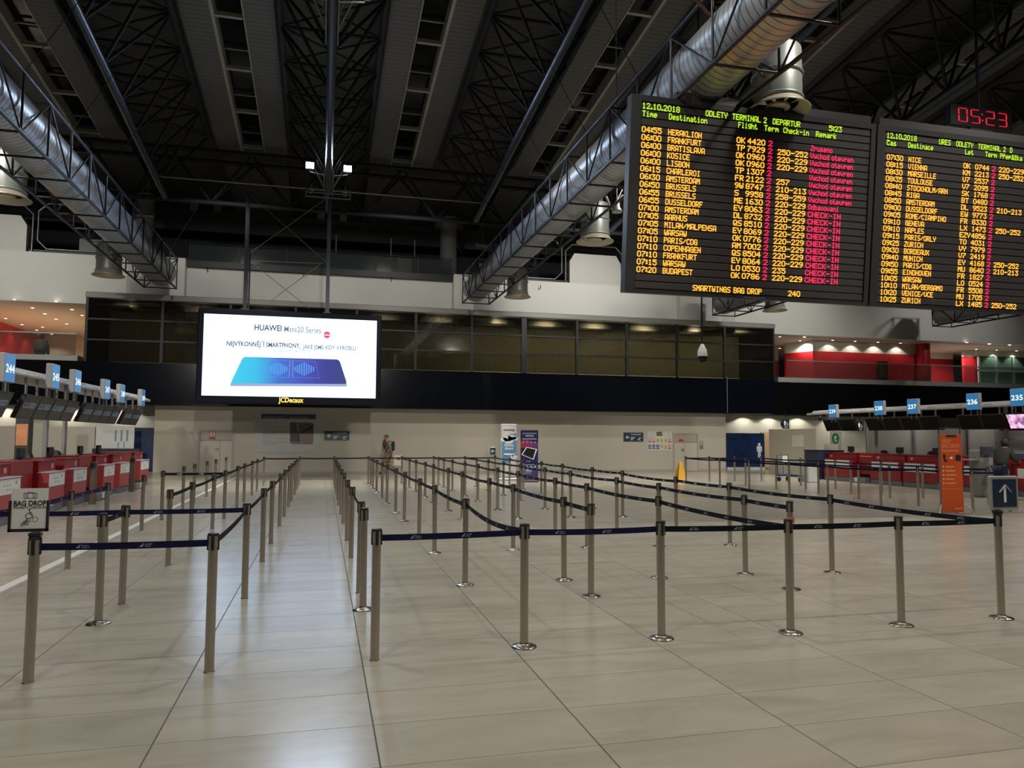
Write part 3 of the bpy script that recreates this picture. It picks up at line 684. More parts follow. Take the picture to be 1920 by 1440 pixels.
def screenpoly(pts, m, name, dy, r=3.0, th=.004):
    P = [S(q.x, q.y) for q in rp(pts, r)]
    mb = MB(); mb.prism([(p.x, p.z) for p in reversed(P)], (0, dy, 0), X_, Z_, th)
    return mb.build(name, m, pic)
screenpoly([(430, 724), (455, 671), (637, 676), (652, 725)], emis('phone_edge', (.28, .36, .62), 1), 'phone_rim', -.02, 5)
screenpoly([(432, 719), (456, 669), (636, 674), (651, 720)], grad(), 'phone_body', -.026, 6)
for q in (((492, 707), (503, 675), (544, 676), (542, 708)), ((549, 708), (549, 676), (591, 678), (599, 709))):
    mb = MB(); P = [S(*p, -.034) for p in q]
    for i in range(4): mb.bar(P[i], P[(i+1) % 4], .012, .004)
    mb.build('phone_outline', emis('thin_line', (.35, .5, .85), .9), pic)
for (x0, x1) in ((505, 538), (553, 588)):
    mb = MB()
    for k in range(9):
        px = x0+(x1-x0)*k/8.0; h = 13*(1-abs(k-4)/6.0); mb.bar(S(px, 692-h, -.035), S(px, 692+h, -.035), .045, .004)
    mb.build('light_bars', emis('bright_blue_bars', (.03, .28, .85), 1.0), pic)
c0 = S(522, 754)
m_ = MB(); m_.text('JCDecaux', .25, (c0.x, -.004, c0.z), X_, Z_, 0, 'LEFT', .03, 3, fit=S(569, 754).x-c0.x); m_.build('lettering', emis('yellow_letters', (1, .72, .08), 1.2), scr)
# hangers of the screen
for (px, top, lab) in ((460, 10.6, 'dark left hanger pole of the advertising screen'), (614, 10.75, 'dark blue central hanger pole above the advertising screen')):
    x = onY(px, 560, SY+.25).x
    t = thing('hanger_pole', lab, 'pole', (x, SY+.25, A.z)); 
    MB().box((-.07, -.07, 0), (.07, .07, top-A.z)).build('post', brace_m if px == 460 else truss_m, t); MB().box((-.14, -.14, -.01), (.14, .14, .05)).build('foot_plate', truss_m, t)
    if px == 460: MB().tube([(.12, 0, 0), (.12, 0, 2.2)], .03, 6).build('cable_pipe', brace_m, t)
t = thing('bracing_rods', 'thin crossed rods bracing the two screen hangers', 'rods', (0, SY+.25, 8)); oo = Vector((0, SY+.25, 8))
for a_, c_ in (((470, 489), (606, 494)), ((475, 495), (580, 578)), ((601, 495), (500, 570))): strut('rod', onY(*a_, SY+.25)-oo, onY(*c_, SY+.25)-oo, .014, pale_rod, t)
t = thing('trapeze_bar', 'small pale double bar bracket at the lower end of the central girder', 'bracket', (0, 28.2, 10.55))
for z in (-.05, .12): strut('bar', (-.82, -.05, z), (.82, -.05, z), .022, pale_rod, t)
strut('centre_post', (0, -.05, -.05), (0, -.05, .32), .04, pale_rod, t)
for sx in (-.8, .8): strut('end_post', (sx, -.05, -.05), (sx, -.05, .3), .03, pale_rod, t)
# ------------------------------------------------------------------ LED departures boards
FONT = dict(zip('0123456789', '3E4141413E 0042 7F4000 4261514946 2141454B31 1814127F10 2745454539 3C4A494930 0171090503 3649494936 064949291E'.replace('0042 7F4000', '00427F4000').split()))
FONT.update(dict(zip('ABCDEFGHIJKLMNOPQRSTUVWXYZ', '7E1111117E 7F49494936 3E41414122 7F4141413E 7F49494941 7F09090901 3E4149497A 7F0808087F 00417F4100 2040413F01 7F08142241 7F40404040 7F020C027F 7F0408107F 3E4141413E 7F09090906 3E4151215E 7F09192946 4649494931 01017F0101 3F4040403F 1F2040201F 3F4038403F 6314081463 0708700807 6151494543'.split())))
FONT.update(dict(zip('abcdefghiklmnoprstuvyz', '2054545478 7F48444438 3844444420 384444487F 3854545418 087E090102 0C5252523E 7F08040478 00447D4000 7F10284400 00417F4000 7C04180478 7C08040478 3844444438 7C14141408 7C08040408 4854545420 043F444020 3C4040207C 1C2040201C 0C5050503C 4464544C44'.split())))
FONT.update({'-': '0808080808', '.': '6060', ':': '3636', '/': '2010080402', ' ': '000000', 'Č': '3D43434322', 'ř': '7D0A060508', 'á': '2056555578', 'ž': '44655549 44'.replace(' ', '')})
def led(mb, t, u0, u1, v, h=.101, mi=0):
    cols = []
    for ch in t:
        s = FONT.get(ch, '0000000000'); cols += [int(s[i:i+2], 16) for i in range(0, len(s), 2)]+[0]
    cols = cols[:-1]; cw = (u1-u0)/len(cols); ch_ = h/7.0
    for i, c in enumerate(cols):
        r = 0
        while r < 7:
            if c >> r & 1:
                e = r
                while e < 7 and c >> e & 1: e += 1
                x0, x1 = u0+i*cw-cw*.16, u0+(i+1)*cw+cw*.16; z1, z0 = v+h/2-r*ch_+ch_*.14, v+h/2-e*ch_-ch_*.14
                mb.add([(x0, 0, z0), (x1, 0, z0), (x1, 0, z1), (x0, 0, z1)], [(0, 1, 2, 3)], mi); r = e
            else: r += 1
amber = emis('led_amber', (1.0, .43, .03), 1.6); green = emis('led_green', (.50, .85, .01), 1.15); crim = emis('led_crimson', (1.0, .012, .10), 1.25)
crimd = emis('led_crimson_field', (.42, .0, .02), .75)
bezel = mat('board_black_bezel', (.006, .0055, .0055), .5, var=.1)
louvre = mat('board_row_louvre', (.022, .019, .019), .5, var=.15, scale=4)
TILT = math.atan2(.37, 3.34)
BO = Vector((0, 12, 4.18))
def board(x0, x1, label):
    t = thing('departures_board', label, 'information board', (x0, BO.y, BO.z)); t.rotation_euler = (TILT, 0, 0)
    return t
V0 = 3.222; PIT = .1340
def frame(t, w_, left_w, right_w, top=3.40, nb=24):
    MB().box((0, .03, 0), (w_, .17, top)).build('housing', bezel, t)
    MB().box((0, -.02, 0), (left_w, .03, top)).box((w_-right_w, -.02, 0), (w_, .03, top)).box((left_w, -.02, V0+.075), (w_-right_w, .03, top)).box((left_w, -.02, 0), (w_-right_w, .03, .06)).build('bezel', bezel, t)
    for i in range(24):
        v = V0-i*PIT; MB().bbox((left_w+.01, .0, v-.056), (w_-right_w-.01, .03, v+.056), .004).build('row_strip', louvre, t)['row'] = i
def letters(t, mats, name, jobs):
    """jobs: (text, u0, u1, row)"""
    strips = [c for c in t.children if c.name.startswith('row_strip')]
    strips.sort(key=lambda c: c['row'])
    for tx_, a_, c_, r in jobs:
        mb = MB(); led(mb, tx_, a_, c_, V0-r*PIT)
        mb.v = [(x-t.location.x, -.008, z) for x, y, z in mb.v]
        mb.build('lettering', mats, strips[r])
b1 = board(5.02, 9.96, 'first departures board, showing Heraklion to Budapest in amber LEDs'); frame(b1, 4.94, .19, .10)
d1 = 'HERAKLION,FRANKFURT,BRATISLAVA,KOSICE,LISBON,CHARLEROI,AMSTERDAM,BRUSSELS,BRUSSELS,DUSSELDORF,AMSTERDAM,AARHUS,MILAN/MALPENSA,WARSAW,PARIS/CDG,COPENHAGEN,FRANKFURT,WARSAW,BUDAPEST'.split(',')
t1 = '04:55,06:00,06:00,06:00,06:00,06:15,06:30,06:50,06:55,06:55,07:00,07:05,07:05,07:05,07:10,07:10,07:10,07:15,07:20'.split(',')
f1 = 'OK 4420,TP 7929,OK 0960,OK 0960,TP 1307,FR 2122,9W 8747,S 9958,ME 1630,EY 8063,DL 8732,QS 8510,EY 8069,OK 0776,AM 7002,QS 8504,EY 8064,LO 0530,OK 0786'.split(',')
k1 = ['', '250-252', '220-229', '220-229', '', '257', '210-213', '258-259']+['220-229']*9+['235', '220-229']
k1 = ['', '250-252', '220-229', '220-229', '', '257', '210-213', '258-259']+['220-229']*9+['235', '220-229']
m1 = ['Zruseno']+['Vychod otevren']*7+['Odbavovani']+['CHECK-IN']*10
jt, jd, jf, jk, jc, jb = [], [], [], [], [], []
for i in range(19):
    r = i+3
    jt.append((t1[i], 5.235, 5.605, r)); jd.append((d1[i], 5.73, 5.73+.0715*len(d1[i]), r))
    a_, n_ = f1[i].split(' '); jf += [(a_, 7.065, 7.065+.085*len(a_), r), (n_, 7.285, 7.64, r)]
    if k1[i]: jk.append((k1[i], 7.90, 7.90+.0895*len(k1[i]), r))
    jc += [('2', 7.705, 7.79, r), (m1[i], 8.585, 8.585+(.0655 if m1[i][0] in 'VOZ' else .0875)*len(m1[i]), r)]
letters(b1, amber, 'times', jt); letters(b1, amber, 'destinations', jd); letters(b1, amber, 'flight_numbers', jf); letters(b1, amber, 'check_in_counters', jk)
letters(b1, crim, 'remarks', jc)
letters(b1, green, 'heading', [('12.10.2018', 5.227, 5.935, 0), ('Time', 5.235, 5.51, 1), ('Destination', 5.735, 6.47, 1), ('ODLETY', 6.435, 6.86, 0), ('TERMINAL 2', 6.96, 7.65, 0), ('DEPARTUR', 7.777, 8.343, 0), ('5:23', 8.95, 9.225, 0), ('Flight', 7.085, 7.47, 1), ('Term', 7.61, 7.90, 1), ('Check-in', 8.0, 8.53, 1), ('Remark', 8.68, 9.12, 1)])
letters(b1, amber, 'footer', [('SMARTWINGS BAG DROP', 6.32, 7.70, 23), ('240', 8.25, 8.50, 23)])
MB().add([(x, -.022, z) for x, z in ((2.3, .015), (2.75, .015), (2.75, .035), (2.3, .035))], [(0, 1, 2, 3)]).build('maker_plate', grey_m, b1)
b2 = board(10.0, 15.6, 'second departures board at the right edge, showing Nice to Zurich'); frame(b2, 5.6, .17, .12)
d2 = 'NICE,VIENNA,MARSEILLE,TOULOUSE,STOCKHOLM/ARN,RIGA,AMSTERDAM,DUSSELDORF,ROME/CIAMPINO,GENEVA,NAPLES,PARIS/ORLY,ZURICH,BORDEAUX,MUNICH,PARIS/CDG,EINDHOVEN,WARSAW,MILAN/BERGAMO,VENICE/VCE,ZURICH'.split(',')
t2 = '07:30,08:15,08:30,08:35,08:40,08:45,08:50,09:00,09:05,09:10,09:10,09:15,09:25,09:30,09:40,09:50,09:55,10:05,10:10,10:20,10:25'.split(',')
f2 = 'OK 0744,KM 2213,V7 2537,V7 2095,SK 1768,BT 0480,DL 9523,EW 9773,FR 8330,LX 1473,EZY 4856,TO 4031,VY 7979,V7 2419,EY 4168,MU 8640,FR 1827,LO 0524,FR 5508,MU 1705,LX 1485'.split(',')
k2 = {0: '220-229', 1: '250-252', 6: '210-213', 9: '250-252', 14: '250-252', 15: '210-213', 20: '250-252'}
jt, jd, jf, jk, jc = [], [], [], [], []
for i in range(21):
    r = i+3
    jt.append((t2[i], 10.235, 10.60, r)); jd.append((d2[i], 10.725, 10.725+.0715*len(d2[i]), r))
    a_, n_ = f2[i].split(' '); jf += [(a_, 11.995, 11.995+.083*len(a_), r), (n_, 12.275, 12.61, r)]
    if i in k2: jk.append((k2[i], 12.85, 13.46, r))
    jc.append(('2', 12.68, 12.765, r))
    if i in (3, 4, 5, 7): jc.append(('CHECK-IN', 13.55, 14.2, r))
letters(b2, amber, 'times', jt); letters(b2, amber, 'destinations', jd); letters(b2, amber, 'flight_numbers', jf); letters(b2, amber, 'check_in_counters', jk); letters(b2, crim, 'remarks', jc)
letters(b2, green, 'heading', [('12.10.2018', 10.21, 10.885, 0), ('Čas', 10.22, 10.43, 1), ('Destinace', 10.70, 11.27, 1), ('URES', 11.40, 11.67, 0), ('ODLETY', 11.80, 12.20, 0), ('TERMINAL 2  D', 12.32, 13.15, 0), ('Let', 12.02, 12.22, 1), ('Term', 12.50, 12.78, 1), ('Přepážka', 12.86, 13.40, 1)])
# suspension of the boards
sp = thing('board_suspension', 'dark steel top rail and rods from which the departures boards hang', 'suspension frame', (0, 11.7, 7.6)); oo = Vector((0, 11.7, 7.6))
def Q(v): return Vector(v)-oo
MB().bar(Q((5.9, 11.75, 7.66)), Q((9.9, 11.75, 7.66)), .14, .14).build('top_rail', bezel, sp)
MB().bar(Q((10.1, 11.75, 7.66)), Q((15.4, 11.75, 7.66)), .14, .14).build('top_rail', bezel, sp)
rust = mat('rusty_brown_rod', (.16, .07, .04), .6, .3, var=.2, scale=8)
e0 = onY(1484, 204, 11.8)
strut('rusty_rod', Q(e0), Q(onY(1300, -6, 10.6)), .026, rust, sp, 8)
strut('rod', Q(e0), Q(onY(1455, -6, 11.4)), .018, frame_m, sp, 8)
# clock
c0, c1 = onY(1780, 188, 13.2), onY(1900, 252, 13.2)
ck = thing('digital_clock', 'black digital wall clock with red digits reading 05:23 above the board', 'clock', ((c0.x+c1.x)/2, 13.2, (c0.z+c1.z)/2))
w_, h_ = c1.x-c0.x, .50
MB().bbox((-w_/2, 0, -h_/2), (w_/2, .14, h_/2), .02).build('housing', mat('black_clock_case', (.005, .004, .004), .3, var=0), ck)
def seg(mb, x, z, w, h, on):
    t = .028; g = .012; s = .02
    S_ = {'a': ((x+g, z+h/2), (x+w-g, z+h/2)), 'g': ((x+g, z), (x+w-g, z)), 'd': ((x+g, z-h/2), (x+w-g, z-h/2)), 'f': ((x, z+h/2-g), (x, z+g)), 'b': ((x+w, z+h/2-g), (x+w, z+g)), 'e': ((x, z-g), (x, z-h/2+g)), 'c': ((x+w, z-g), (x+w, z-h/2+g))}
    for q in on: (a0, b0), (a1, b1_) = S_[q]; mb.bar((a0, -.006, b0), (a1, -.006, b1_), .004 if False else t, .008)
D7 = {'0': 'abcdef', '5': 'afgcd', '2': 'abged', '3': 'abgcd'}
dg = MB(); xs = [-.40, -.185, .075, .29]
for ch, x in zip('0523', xs): seg(dg, x*w_/1.1, 0, .13*w_/1.0, .30, D7[ch])
for z in (-.07, .07): dg.box((-.005, -.01, z-.015), (.025, -.004, z+.015))
dg.build('digits', emis('clock_red', (.85, .008, .04), 1.0), ck)
MB().tube([(0, .07, h_/2), (0, .07, 3.6)], .03, 8).build('hanger', frame_m, ck); MB().box((-.3, .02, -h_/2-.12), (.3, .12, -h_/2)).build('lower_bracket', black_m, ck)
# cctv dome on its rod
p = onY(1317, 667, 18); cc = thing('dome_camera', 'white dome security camera with black bubble hanging on a long black rod', 'security camera', tuple(p))
k = 1.0
MB().lathe([(.02, .32), (.05, .29), (.12, .14), (.135, .0), (.13, -.02)], n=20).build('hood', mat('white_plastic', (.72, .73, .74), .4), cc)
MB().lathe([(.128, -.02), (.125, -.08), (.09, -.16), (.04, -.20), (0, -.205)], n=20).build('bubble', mat('smoked_bubble', (.006, .006, .006), .3, spec=.3, var=0), cc)
MB().tube([(0, 0, .30), (0, 0, rz_(18)-p.z)], .024, 8).build('rod', black_m, cc)
# little spotlight by the duct
p = onY(1157, 392, 19.0); sl = thing('spotlight', 'small white bell-shaped spotlight hanging left of the departures board', 'spotlight', tuple(p))
MB().lathe([(.03, .24), (.07, .2), (.09, .05), (.14, -.04), (.15, -.09), (.12, -.1), (.0, -.06)], n=18).build('bell', ltgrey, sl)
MB().tube([(0, 0, .2), (.0, 0, rz_(19)+.6-p.z)], .018, 6).tube([(0, 0, .24), (.2, .1, .6)], .02, 6).build('stem', ltgrey, sl)
MB().tube([(-.3, .05, .35), (-.12, .05, -.02), (.2, .05, .42)], .035, 8).build('yoke', MATS['white_plastic'], sl)
# round speakers high at the back
for (px, py, lab) in ((275, 405, 'small grey tube lamp near the end of the left duct'), (905, 460, 'small grey tube lamp left of the right duct')):
    p = onY(px, py, 31); s_ = thing('tube_lamp', lab, 'lamp', tuple(p)); MB().tube([(-.3, 0, 0), (.25, 0, 0)], .08, 10).build('shade', grey_m, s_); MB().tube([(0, 0, 0), (0, 0, 2.0)], .012, 6).build('stem', grey_m, s_)
# ================================================================== check-in islands
redc = mat('red_counter', (.26, .006, .011), .4, var=.05, coat=.2)
red_lit = mat('red_counter_lit_front', (.42, .065, .07), .4, var=.05)  # counter red lightened: light from hall and screen put into the colour
ygold = mat('yellow_strip', (.70, .38, .08), .5)
scale_g = mat('grey_scale_base', (.20, .20, .215), .45, .3, var=.1)
wing = mat('pale_wing_beam', (.48, .47, .47), .5, .2, var=.08, scale=8)
closed = emis('closed_text_blue', (.20, .25, .36), .45)
scrblk = mat('dark_monitor_face', (.020, .020, .018), .4, var=.1)
scrblk2 = mat('black_monitor_face', (.006, .006, .005), .6, var=.1, spec=.15)
signblue = emis('sign_blue_light', (.03, .21, .46), .75); signwhite = emis('sign_white_light', (.9, .97, 1), 1.1)
def desk(x, y0, y1, sg, label, group, far=False, note=True):
    """a counter desk whose front faces +X (sg=1) or -X (sg=-1)"""
    t = thing('check_in_desk', label, 'counter', (x, (y0+y1)/2, 0), 0, group); h = (y1-y0)/2
    def bx(xa, xb, ya, yb, za, zb, bev=.012): return MB().bbox((sg*xa, ya, za), (sg*xb, yb, zb), bev)
    bx(-1.05, -.2, -h, h, .12, 1.08).build('body', redc, t)
    bx(-.2, 0, -h, h, .17, .84).build('front_panel', red_lit if sg > 0 else redc, t)
    bx(-1.08, -.17, -h-.02, h+.02, 1.08, 1.11, .004).build('worktop', redc, t)
    bx(-.22, .02, -h-.01, h+.01, .84, .86, .004).build('ledge', mat('pale_ledge', (.6, .5, .56), .3) if sg > 0 else redc, t)
    bx(-.95, -.02, -h, h, 0, .17).build('plinth', scale_g, t)
    n = MB(); n.box((sg*.0, -h+.02 if sg > 0 else -h+.1, .55 if sg > 0 else .53), (sg*.006, h-.02 if sg > 0 else h-.1, .83 if sg > 0 else .82))
    o = n.build('notice', paper, t)
    if sg > 0:
        for k in range(3):
            for zz, y0_ in ((.70, -h*.5), (.62, -h*.3)): MB().box((.0065, y0_+k*.12, zz), (.0072, y0_+k*.12+.05, zz+.03)).build('print_mark', mat('grey_print', (.25, .3, .35), .6), o)
        MB().box((.0065, h*.5, .72), (.0072, h*.5+.07, .78)).build('print_mark', MATS['grey_print'], o)
    bx(-.195, -.19, h-.3, h-.16, .92, 1.02, .001).build('badge', mat('pink_badge', (.6, .25, .27), .5), t)
    return t
def gap_unit(x, y0, y1, sg, label, group):
    t = thing('conveyor_unit', label, 'conveyor', (x, (y0+y1)/2, 0), 0, group); h = (y1-y0)/2
    MB().bbox((sg*-1.0, -h, .3), (sg*-.25, h, 1.13)).build('housing', redc, t)
    MB().box((sg*-.97, -h-.004, 1.02), (sg*-.27, -h, 1.05)).build('yellow_strip', ygold, t)
    if sg < 0: MB().box((sg*-.245, -h+.1, .98), (sg*-.24, h-.1, 1.01)).build('yellow_strip', ygold, t)
    MB().bbox((sg*-1.0, -h, .0), (sg*.18, h, .20), .02).build('scale', scale_g, t)
    MB().bbox((sg*-.24, -h+.04, .2), (sg*.12, h-.04, .24), .01).build('belt', black_m, t)
    MB().box((sg*.185, -.1, .05), (sg*.182, .12, .19)).build('notice', paper, t)
    return t
LG, RG = 'red desks of the left check-in row', 'red desks of the right check-in row'
ordn = ['first', 'second', 'third', 'fourth', 'fifth', 'sixth', 'seventh', 'eighth', 'ninth', 'tenth', 'eleventh', 'twelfth', 'thirteenth', 'fourteenth']
for i, (a, b) in enumerate([(15.3, 16.33), (17.86, 18.88), (19.48, 20.5), (21.99, 23.04), (23.66, 24.7), (26.14, 27.3)]):
    desk(-5.6, a, b, 1, 'red check-in desk with white notice, %s from the near end of the left row' % ordn[i], LG)
for i, (a, b) in enumerate([(16.5, 17.7), (20.75, 21.85), (24.9, 26.0)]):
    gap_unit(-5.6, a, b, 1, 'dark red baggage conveyor unit with yellow strip, %s along the left desk row' % ordn[i], 'left conveyor units')
for i, (x, y) in enumerate([(-5.25, 19.75), (-5.38, 24.1)]):
    t = thing('metal_pedestal', ['brown metal pedestal before the third left desk', 'brown metal pedestal before the far left desks'][i], 'pedestal', (x, y, 0), 0, 'pedestals')
    MB().bbox((-.07, -.05, 0), (.07, .05, 1.02), .015).build('shaft', mat('brown_metal', (.13, .10, .08), .45, .4), t); MB().box((-.09, -.07, 0), (.09, .07, .02)).build('foot', grey_m, t)
    MB().box((-.06, -.054, .86), (.06, -.05, .98)).build('panel', black, t)
for i, (a, b) in enumerate([(24.95, 26.6), (22.42, 23.95), (20.75, 22.32), (18.55, 19.8), (16.3, 17.9)]):
    desk(19.8, a, b, -1, ['red desk beside the navy cabinet at the far end', 'red desk just right of the far baggage gap', 'red desk directly left of the orange totem', 'red desk under 236, right of the orange totem', 'red desk cut by the right edge of the photo'][i], RG)
for i, (a, b) in enumerate([(24.05, 24.85), (19.9, 20.65)]):
    gap_unit(19.8, a, b, -1, ['dark baggage conveyor at the far gap between right desks', 'baggage conveyor gap behind the orange totem'][i], 'right conveyor units')
nb = thing('navy_cabinet', 'tall navy cabinet closing the far end of the right desk row', 'cabinet', (19.9, 27.2, 0))
MB().bbox((-.25, -.45, 0), (1.0, .45, 1.16), .01).build('body', mat('navy_laminate', (.018, .025, .05), .45), nb); MB().box((-.27, -.47, 1.16), (1.02, .47, 1.19)).build('top', black, nb)
# chairs and terminals behind the desks
def terminal(x, y, sg, label, g):
    t = thing('desk_terminal', label, 'monitor', (x, y, 1.11), 0, g)
    MB().bbox((-.03, -.17, .04), (.03, .17, .25), .01).build('screen_back', black, t); MB().box((-.03, -.03, 0), (.03, .03, .06)).build('neck', black, t); MB().box((-.1, -.12, 0), (.1, .12, .015)).build('foot', black, t)
for i, y in enumerate((15.9, 18.3, 20.1, 22.4, 24.1)): terminal(-6.3, y, 1, 'black desk terminal on the %s left check-in desk' % ordn[i], 'left terminals')
for i, y in enumerate((25.7, 23.1, 21.4, 19.2)): terminal(20.4, y, -1, 'black desk terminal on the %s' % ['desk beside the navy cabinet', 'desk right of the far baggage gap', 'desk left of the orange totem', 'desk right of the orange totem'][i], 'right terminals')
def office_chair(x, y, label, g):
    t = thing('office_chair', label, 'chair', (x, y, 0), 0, g)
    MB().bbox((-.24, -.24, .46), (.24, .24, .54), .04).build('seat', black, t)
    MB().lathe([(.0, -.26), (.12, -.24), (.2, -.1), (.21, .08), (.15, .22), (0, .26)], (0, 0, 0), 14).build('backrest', black, t, (0, .2, .98)).scale = (1, .3, 1)
    MB().tube([(0, 0, .08), (0, 0, .46)], .03, 8).build('column', grey_m, t)
    for k in range(5): a = k*1.257; MB().tube([(0, 0, .1), (.28*math.cos(a), .28*math.sin(a), .05)], .02, 6).build('leg', black, t)
for i, (x, y) in enumerate([(-7.3, 17.4), (-7.4, 19.0), (-7.2, 21.0), (-7.3, 23.4)]): office_chair(x, y, 'black office chair behind the left desks, %s from the near end' % ordn[i], 'office chairs')
for i, (x, y) in enumerate([(21.0, 24.4), (21.2, 22.3)]): office_chair(x, y, ['black office chair behind the far baggage gap', 'black office chair behind the desk left of the orange totem'][i], 'office chairs')
# wing beams, monitors and number signs
def wing_beam(x, y0, y1, sg, label):
    t = thing('overhead_wing', label, 'canopy', (x, y0, 2.92 if sg > 0 else 2.78)); L_ = y1-y0
    b = MB(); b.prism([(-.28, 0), (-.2, .09), (.18, .12), (.28, .03), (.2, -.04), (-.2, -.05)], (0, L_, 0), X_, Z_, L_); b.build('beam', wing, t)
    MB().tube([(sg*.5, 0, -.06), (sg*.5, L_, -.06)], .045, 10).build('rail', wing, t)
    MB().box((-sg*.9, .3, -.02), (-sg*.2, L_-.3, .03)).build('roof_plate', wing, t)
    k = .6
    while k < L_: MB().tube([(-sg*.2, k, .03), (sg*.52, k+.05, -.02)], .03, 6).build('clip', grey_m, t); k += 1.15
    for yy in ((8.9, 10.4) if sg > 0 else (4.5, 10.5)): MB().bbox((-.75*sg-.055, yy-.055, -2.92 if sg > 0 else -2.78), (-.75*sg+.055, yy+.055, 0), .02).build('column', mat('light_grey_column', (.42, .42, .41), .5), t)
    return t
wing_beam(-6.4, 13.5, 28.4, 1, 'pale overhead wing carrying the number signs of the left check-in row')
wing_beam(21.1, 15.5, 28.7, -1, 'pale overhead wing carrying the number signs of the right check-in row')
def monitor_bank(x, y0, y1, n, sg, texts, label, g, pic=None):
    t = thing('monitor_bank', label, 'monitor', (x, (y0+y1)/2, 2.46), 0, g); h = (y1-y0)/2; w = 2*h/n
    for k in range(n):
        a, b = -h+k*w+.012, -h+(k+1)*w-.012
        m = MB(); X0, X1 = 0, -sg*.2
        vs = [(X0, a, 0), (X0, b, 0), (X1, b, -.48), (X1, a, -.48), (X0-sg*.09, a, .02), (X0-sg*.09, b, .02), (X1-sg*.09, b, -.46), (X1-sg*.09, a, -.46)]
        m.add(vs, [(0, 1, 2, 3), (7, 6, 5, 4), (0, 4, 5, 1), (3, 2, 6, 7), (0, 3, 7, 4), (1, 5, 6, 2)])
        o = m.build('monitor', black, t)
        d = Vector((-sg*.2, 0, -.48)).normalized(); nn = Vector((sg*.48, 0, -.2)).normalized()*.003
        f = MB(); P0 = Vector((0, a+.03, 0))+d*.03+nn; P1 = Vector((0, b-.03, 0))+d*.03+nn; ln = .46
        f.add([P0, P1, P1+d*ln, P0+d*ln], [(0, 1, 2, 3)]); f.build('face', pic or (scrblk if texts else scrblk2), o)
        if texts:
            q = MB(); ux = Y_*sg; st = Vector((0, (a+b)/2, 0))+d*.28+nn*2
            q.text(texts[k], .165, st, ux, -d, 0, 'CENTER', .01, 2, fit=w*.78); q.build('lettering', closed, o)
    for k in range(max(3, int(2*h/.55))):
        y = -h+.2+k*(2*h-.4)/max(1, int(2*h/.55)-1)
        MB().tube([(-sg*.09, y, -.02), (-sg*.09, y, .44 if sg > 0 else .30)], .03, 8).build('hanger', grey_m, t)
    return t
MG = 'monitor banks above the desks'
monitor_bank(-5.8, 14.6, 16.4, 2, 1, ['CLOSED', 'CLOSED'], 'dark monitors reading CLOSED cut by the left edge', MG)
monitor_bank(-5.8, 17.0, 20.45, 4, 1, ['CLOSED']*4, 'bank of four monitors reading CLOSED second from the left edge', MG)
monitor_bank(-5.8, 20.95, 24.5, 4, 1, ['CLOSED']*4, 'bank of four dim monitors in the middle of the left wing', MG)
monitor_bank(-5.8, 25.0, 27.1, 2, 1, ['CLOSED']*2, 'small pair of monitors at the far end of the left wing', MG)
monitor_bank(20.6, 25.75, 27.7, 2, -1, None, 'short black monitor pair at the far end of the right wing', MG)
monitor_bank(20.6, 21.5, 25.15, 4, -1, None, 'long black monitor bank left of the orange totem', MG)
monitor_bank(20.6, 18.95, 20.75, 2, -1, None, 'black monitor pair directly left of the pink television', MG)
def tvmat():
    m = bpy.data.materials.new('television_picture'); m.use_nodes = True; nt = m.node_tree; b = nt.nodes['Principled BSDF']
    tc = nt.nodes.new('ShaderNodeTexCoord'); nz = nt.nodes.new('ShaderNodeTexNoise'); nz.inputs['Scale'].default_value = 5; nz.inputs['Detail'].default_value = 6
    cr = nt.nodes.new('ShaderNodeValToRGB'); e = cr.color_ramp.elements; e[0].position = .38; e[0].color = (.12, .03, .16, 1); e[1].position = .62; e[1].color = (.9, .62, .9, 1)
    x = e.new(.5); x.color = (.75, .33, .62, 1)
    nt.links.new(tc.outputs['Object'], nz.inputs['Vector']); nt.links.new(nz.outputs[0], cr.inputs[0]); nt.links.new(cr.outputs[0], b.inputs['Emission Color']); b.inputs['Emission Strength'].default_value = 1.1
    return m
monitor_bank(20.6, 17.0, 18.9, 1, -1, None, 'television showing a pink and white picture at the right edge', MG, tvmat())
def number_sign(num, x, y, z, sg, side=None):
    t = thing('number_sign', 'blue lit number sign %s, %s' % (num, {'244': 'nearest on the left wing', '245': 'second on the left wing', '246': 'third on the left wing', '247': 'fourth along the left wing', '248': 'last but one on the left wing', '249': 'farthest on the left wing', '239': 'farthest on the right wing', '238': 'second farthest on the right wing', '237': 'middle one of the right wing', '236': 'above the orange totem and black monitors', '235': 'cut by the right edge of the photo'}[num]), 'sign', (x, y, z), 0, 'blue desk number signs')
    MB().bbox((-.06, -.25, -.27), (.06, .25, .27), .01).build('box', mat('grey_sign_case', (.36, .36, .36), .5), t)
    for s in (1, -1):
        MB().box((s*.0605, -.235, -.255), (s*.064, .235, .255)).build('face', signblue, t)
        q = MB(); q.text(num, .22, (s*.067, 0, -.085), Y_*s, Z_, 0, 'CENTER', .02, 3, fit=.40); q.build('lettering', signwhite, t)
    for yy in (-.12, .12): MB().tube([(0, yy, -.27), (0, yy, -.45)], .018, 6).build('stem', grey_m, t)
for nme, p in [('244', (12, 690)), ('245', (99, 706)), ('246', (141, 715)), ('247', (197, 730)), ('248', (226, 738)), ('249', (265, 746))]:
    v = onX(*p, -5.76); number_sign(nme, v.x, v.y, v.z, 1)
for nme, p in [('239', (1563, 771)), ('238', (1650, 765)), ('237', (1713, 762)), ('236', (1826, 753)), ('235', (1910, 745))]:
    v = onX(*p, 20.46); number_sign(nme, v.x, v.y, v.z, -1)
